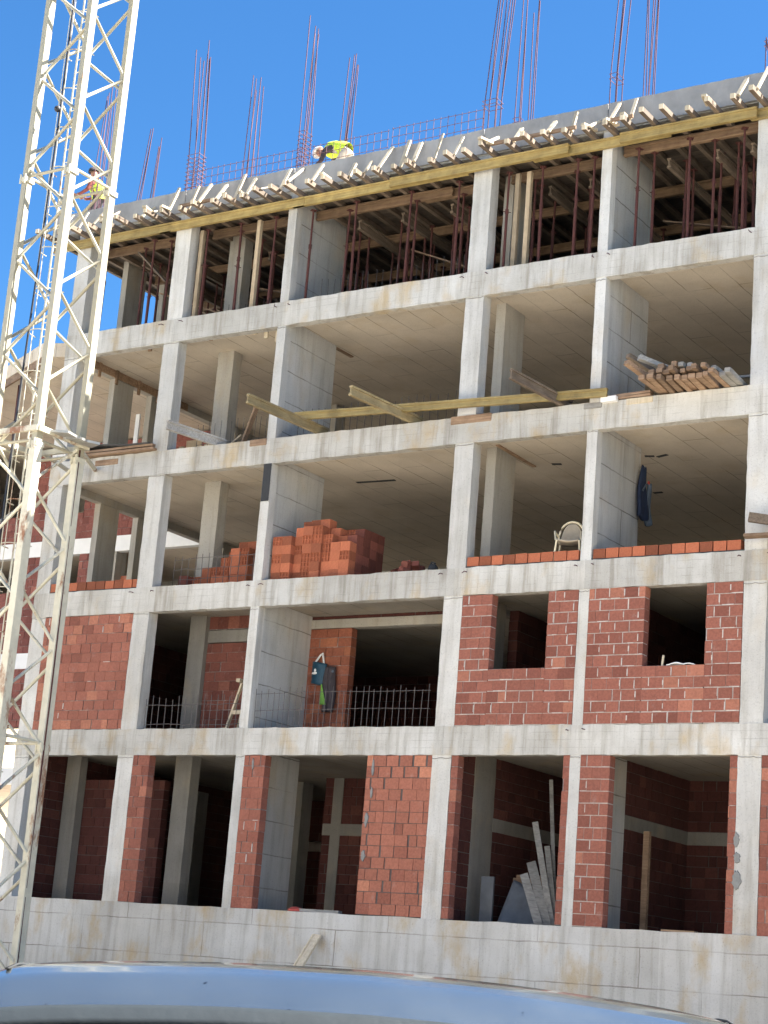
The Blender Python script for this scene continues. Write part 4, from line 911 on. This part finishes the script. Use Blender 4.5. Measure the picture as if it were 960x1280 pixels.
# unseen pale blocks added across the road and to the left to bounce sunlight
M['render'] = plain('bounce_block_render', (.72, .70, .65), .9, var=.12, scale=.6)
M['shutter'] = plain('window_shutter', (.25, .24, .22), .6, var=.2)
def block(label, x0, x1, y0, y1, h, face):
    t = thing('bounce_block', label, 'building', ((x0 + x1) / 2, (y0 + y1) / 2, GZ)); cx, cy = (x0 + x1) / 2, (y0 + y1) / 2
    MB().box(x0 - cx, x1 - cx, y0 - cy, y1 - cy, 0, h).build('wall', 'render', t)
    MB().box(x0 - cx - .4, x1 - cx + .4, y0 - cy - .4, y1 - cy + .4, h, h + .35).build('roof', 'conc_base', t)
    a0, a1 = (x0 - cx, x1 - cx) if face == 'y' else (y0 - cy, y1 - cy)
    z = 1.0; mb = MB()
    while z < h - 2:
        a = a0 + 1.6
        while a < a1 - 2:
            if face == 'y': mb.box(a, a + 1.2, y1 - cy, y1 - cy + .03, z, z + 1.4)
            else: mb.box(x1 - cx, x1 - cx + .03, a, a + 1.2, z, z + 1.4)
            a += 3.6
        z += 3.
    mb.build('bounce_block_shutters', 'shutter', t); t['kind'] = 'structure'
block('unseen pale block added across the street to bounce sunlight onto the site', -28, 70, -76, -62, 19, 'y')
block('unseen pale block added on the left to bounce sunlight onto the site', -56, -42, -56, -8, 19, 'x')
# ------------------------------------------------------------------ people (one skinned body each)
def skin_body(name, joints, bones, radii, mats, parent, matfn):
    me = bpy.data.meshes.new(name); keys = list(joints); ix = {k: i for i, k in enumerate(keys)}
    me.from_pydata([joints[k] for k in keys], [(ix[a], ix[b]) for a, b in bones], [])
    o = bpy.data.objects.new(name, me); COL.objects.link(o); o.parent = parent
    md = o.modifiers.new('skin', 'SKIN')
    sv = me.skin_vertices[0].data if me.skin_vertices else None
    if sv is None:
        bpy.context.view_layer.objects.active = o
    for i, k in enumerate(keys):
        r = radii[k]; me.skin_vertices[0].data[i].radius = (r, r)
    me.skin_vertices[0].data[ix['pelvis']].use_root = True
    sb = o.modifiers.new('sub', 'SUBSURF'); sb.levels = 2; sb.render_levels = 2
    dg = bpy.context.evaluated_depsgraph_get(); ev = bpy.data.meshes.new_from_object(o.evaluated_get(dg))
    o.modifiers.clear(); o.data = ev; ev.materials.clear()
    for m in mats: ev.materials.append(M[m])
    for p in ev.polygons:
        p.use_smooth = True; p.material_index = matfn(p.center)
    return o
def person(name, label, loc, J, mats, matfn, vest_pts, vest_r, helmet, rot=0.):
    p = thing('person', label, 'person', loc); p.rotation_euler = (0, 0, rot)
    rad = dict(pelvis=.145, waist=.13, chest=.155, neck=.06, head=.095, crown=.085, brow=.075)
    for s in 'lr':
        rad.update({s + 'sh': .075, s + 'el': .05, s + 'wr': .035, s + 'hand': .045, s + 'hip': .10, s + 'kn': .07, s + 'an': .05, s + 'toe': .04})
    bones = [('pelvis', 'waist'), ('waist', 'chest'), ('chest', 'neck'), ('neck', 'head'), ('head', 'crown')]
    for s in 'lr': bones += [('chest', s + 'sh'), (s + 'sh', s + 'el'), (s + 'el', s + 'wr'), (s + 'wr', s + 'hand'), ('pelvis', s + 'hip'), (s + 'hip', s + 'kn'), (s + 'kn', s + 'an'), (s + 'an', s + 'toe')]
    rad = {k: v for k, v in rad.items() if k in J}
    skin_body('body', J, bones, rad, mats, p, matfn)
    v = MB().tube(vest_pts, vest_r, 14, cap=False); v.build('vest', 'vest', p, smooth=True)
    hc, tilt = helmet
    mb = MB(); mb.ball((0, 0, 0), .125, (1, 1.1, .95), 16, 8, v0=0, v1=.5); mb.tube([(0, 0, -.012), (0, 0, .008)], .15 if label.startswith('stooping') else .11, 16); h = mb.build('helmet' if label.startswith('stooping') else 'hair', 'helmet' if label.startswith('stooping') else 'cloth_dark', p, smooth=True); h.location = hc; h.rotation_euler = tilt
    # fingers: five short tapered chains from each hand
    for s in 'lr':
        a = Vector(J[s + 'hand']); d = (a - Vector(J[s + 'wr'])).normalized(); side = d.cross(Vector((0, 0, 1))).normalized(); up = side.cross(d)
        mb = MB()
        for f, (off, L) in enumerate(((-.03, .07), (-.01, .085), (.01, .08), (.03, .065))): mb.tube([a + side * off + d * .02, a + side * off + d * (.03 + L * .55) - up * .008, a + side * off + d * (.02 + L) - up * .035], [.010, .009, .007], 6)
        mb.tube([a - side * .035, a - side * .065 + d * .03, a - side * .06 + d * .065 - up * .015], [.012, .010, .008], 6)
        mb.build('fingers', 'skin', p, smooth=True)
    return p
# stooping worker: faces -x, torso bent level, hands on the rebar
J1 = dict(pelvis=(.42, 0, .83), waist=(.24, 0, .90), chest=(-.02, 0, .92), neck=(-.19, 0, .92), head=(-.30, 0, .92), crown=(-.39, 0, .97),
          lsh=(-.04, .19, .88), lel=(-.12, .24, .60), lwr=(-.36, .16, .50), lhand=(-.44, .13, .50), rsh=(-.04, -.19, .88), rel=(-.08, -.25, .60), rwr=(-.33, -.16, .52), rhand=(-.41, -.13, .52),
          lhip=(.44, .10, .80), lkn=(.30, .13, .46), lan=(.46, .13, .09), ltoe=(.28, .13, .05), rhip=(.44, -.10, .80), rkn=(.22, -.13, .46), ran=(.36, -.13, .09), rtoe=(.18, -.13, .05))
def mf1(c):
    if c.x < -.17 and c.z > .78 and abs(c.y) < .14: return 0
    if c.x < -.37 and c.z < .7: return 0
    if c.z < .86 and c.x > .15 or c.z < .42: return 2
    return 1
person('worker', 'stooping worker in a yellow vest and white helmet tying rebar on the roof', (-4.42, 1.15, 12.01), J1, ['skin', 'cloth_dark', 'cloth_pale'], mf1,
       [(.44, 0, .85), (.28, 0, .91), (.10, 0, .94), (-.02, 0, .94), (-.12, 0, .93)], [.17, .178, .19, .19, .13], ((-.37, 0, .955), (0, math.radians(-50), 0)))
J2 = dict(pelvis=(0, .02, .80), waist=(-.04, 0, .98), chest=(-.10, -.02, 1.16), neck=(-.15, -.04, 1.33), head=(-.18, -.05, 1.43), crown=(-.20, -.05, 1.53),
          lsh=(-.08, .17, 1.20), lel=(-.18, .25, .98), lwr=(-.40, .20, .92), lhand=(-.48, .18, .93), rsh=(-.12, -.20, 1.20), rel=(-.20, -.27, .95), rwr=(-.42, -.20, .88), rhand=(-.50, -.18, .88),
          lhip=(0, .10, .78), lkn=(-.10, .13, .42), lan=(.06, .13, .09), ltoe=(-.12, .13, .05), rhip=(0, -.10, .78), rkn=(-.12, -.13, .42), ran=(.04, -.13, .09), rtoe=(-.14, -.13, .05))
def mf2(c):
    if c.z > 1.30 and abs(c.y + .05) < .13: return 0
    if c.x < -.43 and c.z > .7: return 0
    if c.z < .84: return 2
    return 1
person('worker', 'worker in red sleeves and yellow vest behind the crane mast', (-10.98, .95, 12.01), J2, ['skin', 'cloth_red', 'cloth_dark'], mf2,
       [(.0, .02, .78), (-.03, 0, .95), (-.09, -.02, 1.12), (-.12, -.02, 1.24)], [.165, .165, .19, .15], ((-.20, -.05, 1.50), (0, math.radians(-12), 0)), .3)

# ------------------------------------------------------------------ parked car (only its roof shows above the frame's lower edge)
cd = Vector((-.5425, .8400, 0)).normalized(); cs = Vector((cd.y, -cd.x, 0))
car = thing('parked_car', 'silver blue hatchback car parked in front of the retaining wall, roof towards the viewer', 'car', (C.x + cd.x * 3.35 - cs.x * .012, C.y + cd.y * 3.35 - cs.y * .012, GZ - .019))
car.rotation_euler = (0, 0, math.atan2(cd.y, cd.x))       # local +x runs forward, away from the camera
ST = [(0., .46, .62, .72), (.04, .78, .90, .80), (.10, 1.02, .92, .84), (.20, 1.24, .93, .86), (.29, 1.405, .94, .87), (.33, 1.462, .945, .875), (.375, 1.506, .95, .88), (.44, 1.543, .95, .885), (.52, 1.565, .95, .89), (.64, 1.572, .95, .89), (.9, 1.566, .95, .89), (1.3, 1.550, .95, .90), (1.7, 1.525, .95, .90), (2.1, 1.49, .95, .90), (2.45, 1.42, .95, .90), (2.9, 1.22, .95, .90), (3.2, 1.03, .93, .89), (3.45, .96, .90, .88), (3.9, .86, .80, .86), (4.12, .72, .66, .81), (4.2, .5, .5, .72)]
def lerp(a, b, t): return a + (b - a) * t
def station(x):
    for s, e in zip(ST, ST[1:]):
        if s[0] <= x <= e[0]:
            t = (x - s[0]) / (e[0] - s[0]); return [lerp(s[i], e[i], t) for i in range(4)]
    return list(ST[-1])
def csec(x, v):
    """v 0..1 from centre of the roof to the sill"""
    _, roof, belt, wid = station(x); belt = min(belt, roof - .03)
    rw = min(.770, wid - .05) if roof > belt + .2 else wid - .06
    P = [(0, roof), (rw * .35, roof - .006), (rw * .65, roof - .020), (rw * .84, roof - .034), (rw * .95, roof - .050), (rw * 1.015, roof - .085), (rw * 1.05, roof - .15) if roof > belt + .3 else (rw * 1.03, roof - .06), (wid - .015, belt), (wid, belt - .15), (wid, .42), (wid - .03, .24)]
    f = v * (len(P) - 1); i = min(int(f), len(P) - 2); t = f - i; p0 = P[max(i - 1, 0)]; p1 = P[i]; p2 = P[i + 1]; p3 = P[min(i + 2, len(P) - 1)]
    def cr_(a, b, c, d): return .5 * (2 * b + (c - a) * t + (2 * a - 5 * b + 4 * c - d) * t * t + (3 * b - a - 3 * c + d) * t ** 3)
    return cr_(p0[0], p1[0], p2[0], p3[0]), cr_(p0[1], p1[1], p2[1], p3[1])
xsn = []
for s, e in zip(ST, ST[1:]):
    n = 3; xsn += [s[0] + (e[0] - s[0]) * k / n for k in range(n)]
xsn.append(ST[-1][0])
mb = MB(); NV = 40; ring = []
for x in xsn:
    b = len(mb.v)
    for k in range(-NV, NV + 1):
        y, z = csec(x, abs(k) / NV); mb.v.append((x, y if k >= 0 else -y, z))
    ring.append(b)
for a, b in zip(ring, ring[1:]):
    for k in range(2 * NV): mb.f.append((a + k, b + k, b + k + 1, a + k + 1)); mb.c.append((1, 1, 1))
mb.f.append(tuple(ring[0] + k for k in range(2 * NV + 1))); mb.c.append((1, 1, 1)); mb.f.append(tuple(ring[-1] + k for k in reversed(range(2 * NV + 1)))); mb.c.append((1, 1, 1))
body = mb.build('body', 'car', car, smooth=True)
def patch(name, mat, x0, x1, v0, v1, side, off=.006, nx=10, nv=14):
    def fn(u, v):
        x = x0 + (x1 - x0) * u; vv = v0 + (v1 - v0) * v
        y, z = csec(x, abs(vv)); y2, z2 = csec(x, min(1, abs(vv) + .01)); n = Vector((0, -(z2 - z), y2 - y)); n = n.normalized() if n.length > 1e-6 else Vector((0, 0, 1))
        q = Vector((x, y, z)) + n * off
        if mat in ('glass', 'trim') and side == 0: q.x += (-1 if x < 2 else 1) * (.006 if mat == 'glass' else .010)
        s = side if side else (1 if vv >= 0 else -1)
        return (q.x, q.y * s, q.z)
    m_ = MB(); m_.sheet(fn, nx, nv, .004); return m_.build(name, mat, car, smooth=True)
patch('rear_window', 'glass', .09, .315, -.40, .40, 0)
M['trim'] = plain('grey_trim', (.024, .030, .034), .6, var=.2, spec=.3)
patch('spoiler', 'trim', .318, .346, -.50, .50, 0, .008, 4, 30)
patch('windscreen', 'glass', 2.52, 3.1, -.40, .40, 0)
for s in (-1, 1):
    patch('roof_seam', 'rubber', .50, 2.4, .372, .384, s, .004, 20, 2)
    patch('side_window', 'glass', .75, 1.55, .615, .695, s); patch('side_window', 'glass', 1.65, 2.4, .615, .695, s)
    patch('tail_light', 'lamp_red', .03, .14, .62, .78, s, .012, 6, 6); patch('headlight', 'lamp_clear', 3.95, 4.13, .60, .74, s, .012, 6, 6)
    patch('door', 'car', .85, 1.58, .72, .93, s, .004); patch('door', 'car', 1.62, 2.55, .72, .93, s, .004)
    MB().ball((2.55, s * .95, .98), .1, (.6, 1.1, .7)).build('mirror', 'car', car, smooth=True)
    for x in (.72, 3.35):
        wv = MB().tube([(0, -.1, 0), (0, .1, 0)], .315, 24).build('wheel', 'rubber', car, smooth=False); wv.location = (x, s * .77, .315)
        MB().tube([(0, -.104, 0), (0, .104, 0)], .20, 20).build('rim', 'alloy', wv)
mb = MB(); mb.box(-.05, .05, -.70, .70, .38, .58); mb.build('rear_bumper', 'car', car, bevel=.04)
mb = MB(); mb.box(4.12, 4.25, -.68, .68, .30, .52); mb.build('front_bumper', 'car', car, bevel=.04)
mb = MB(); mb.beam((0, -.26, 0), (0, .26, 0), .02, .11); pl = mb.build('number_plate', 'white', car); pl.location = (-.06, 0, .68)
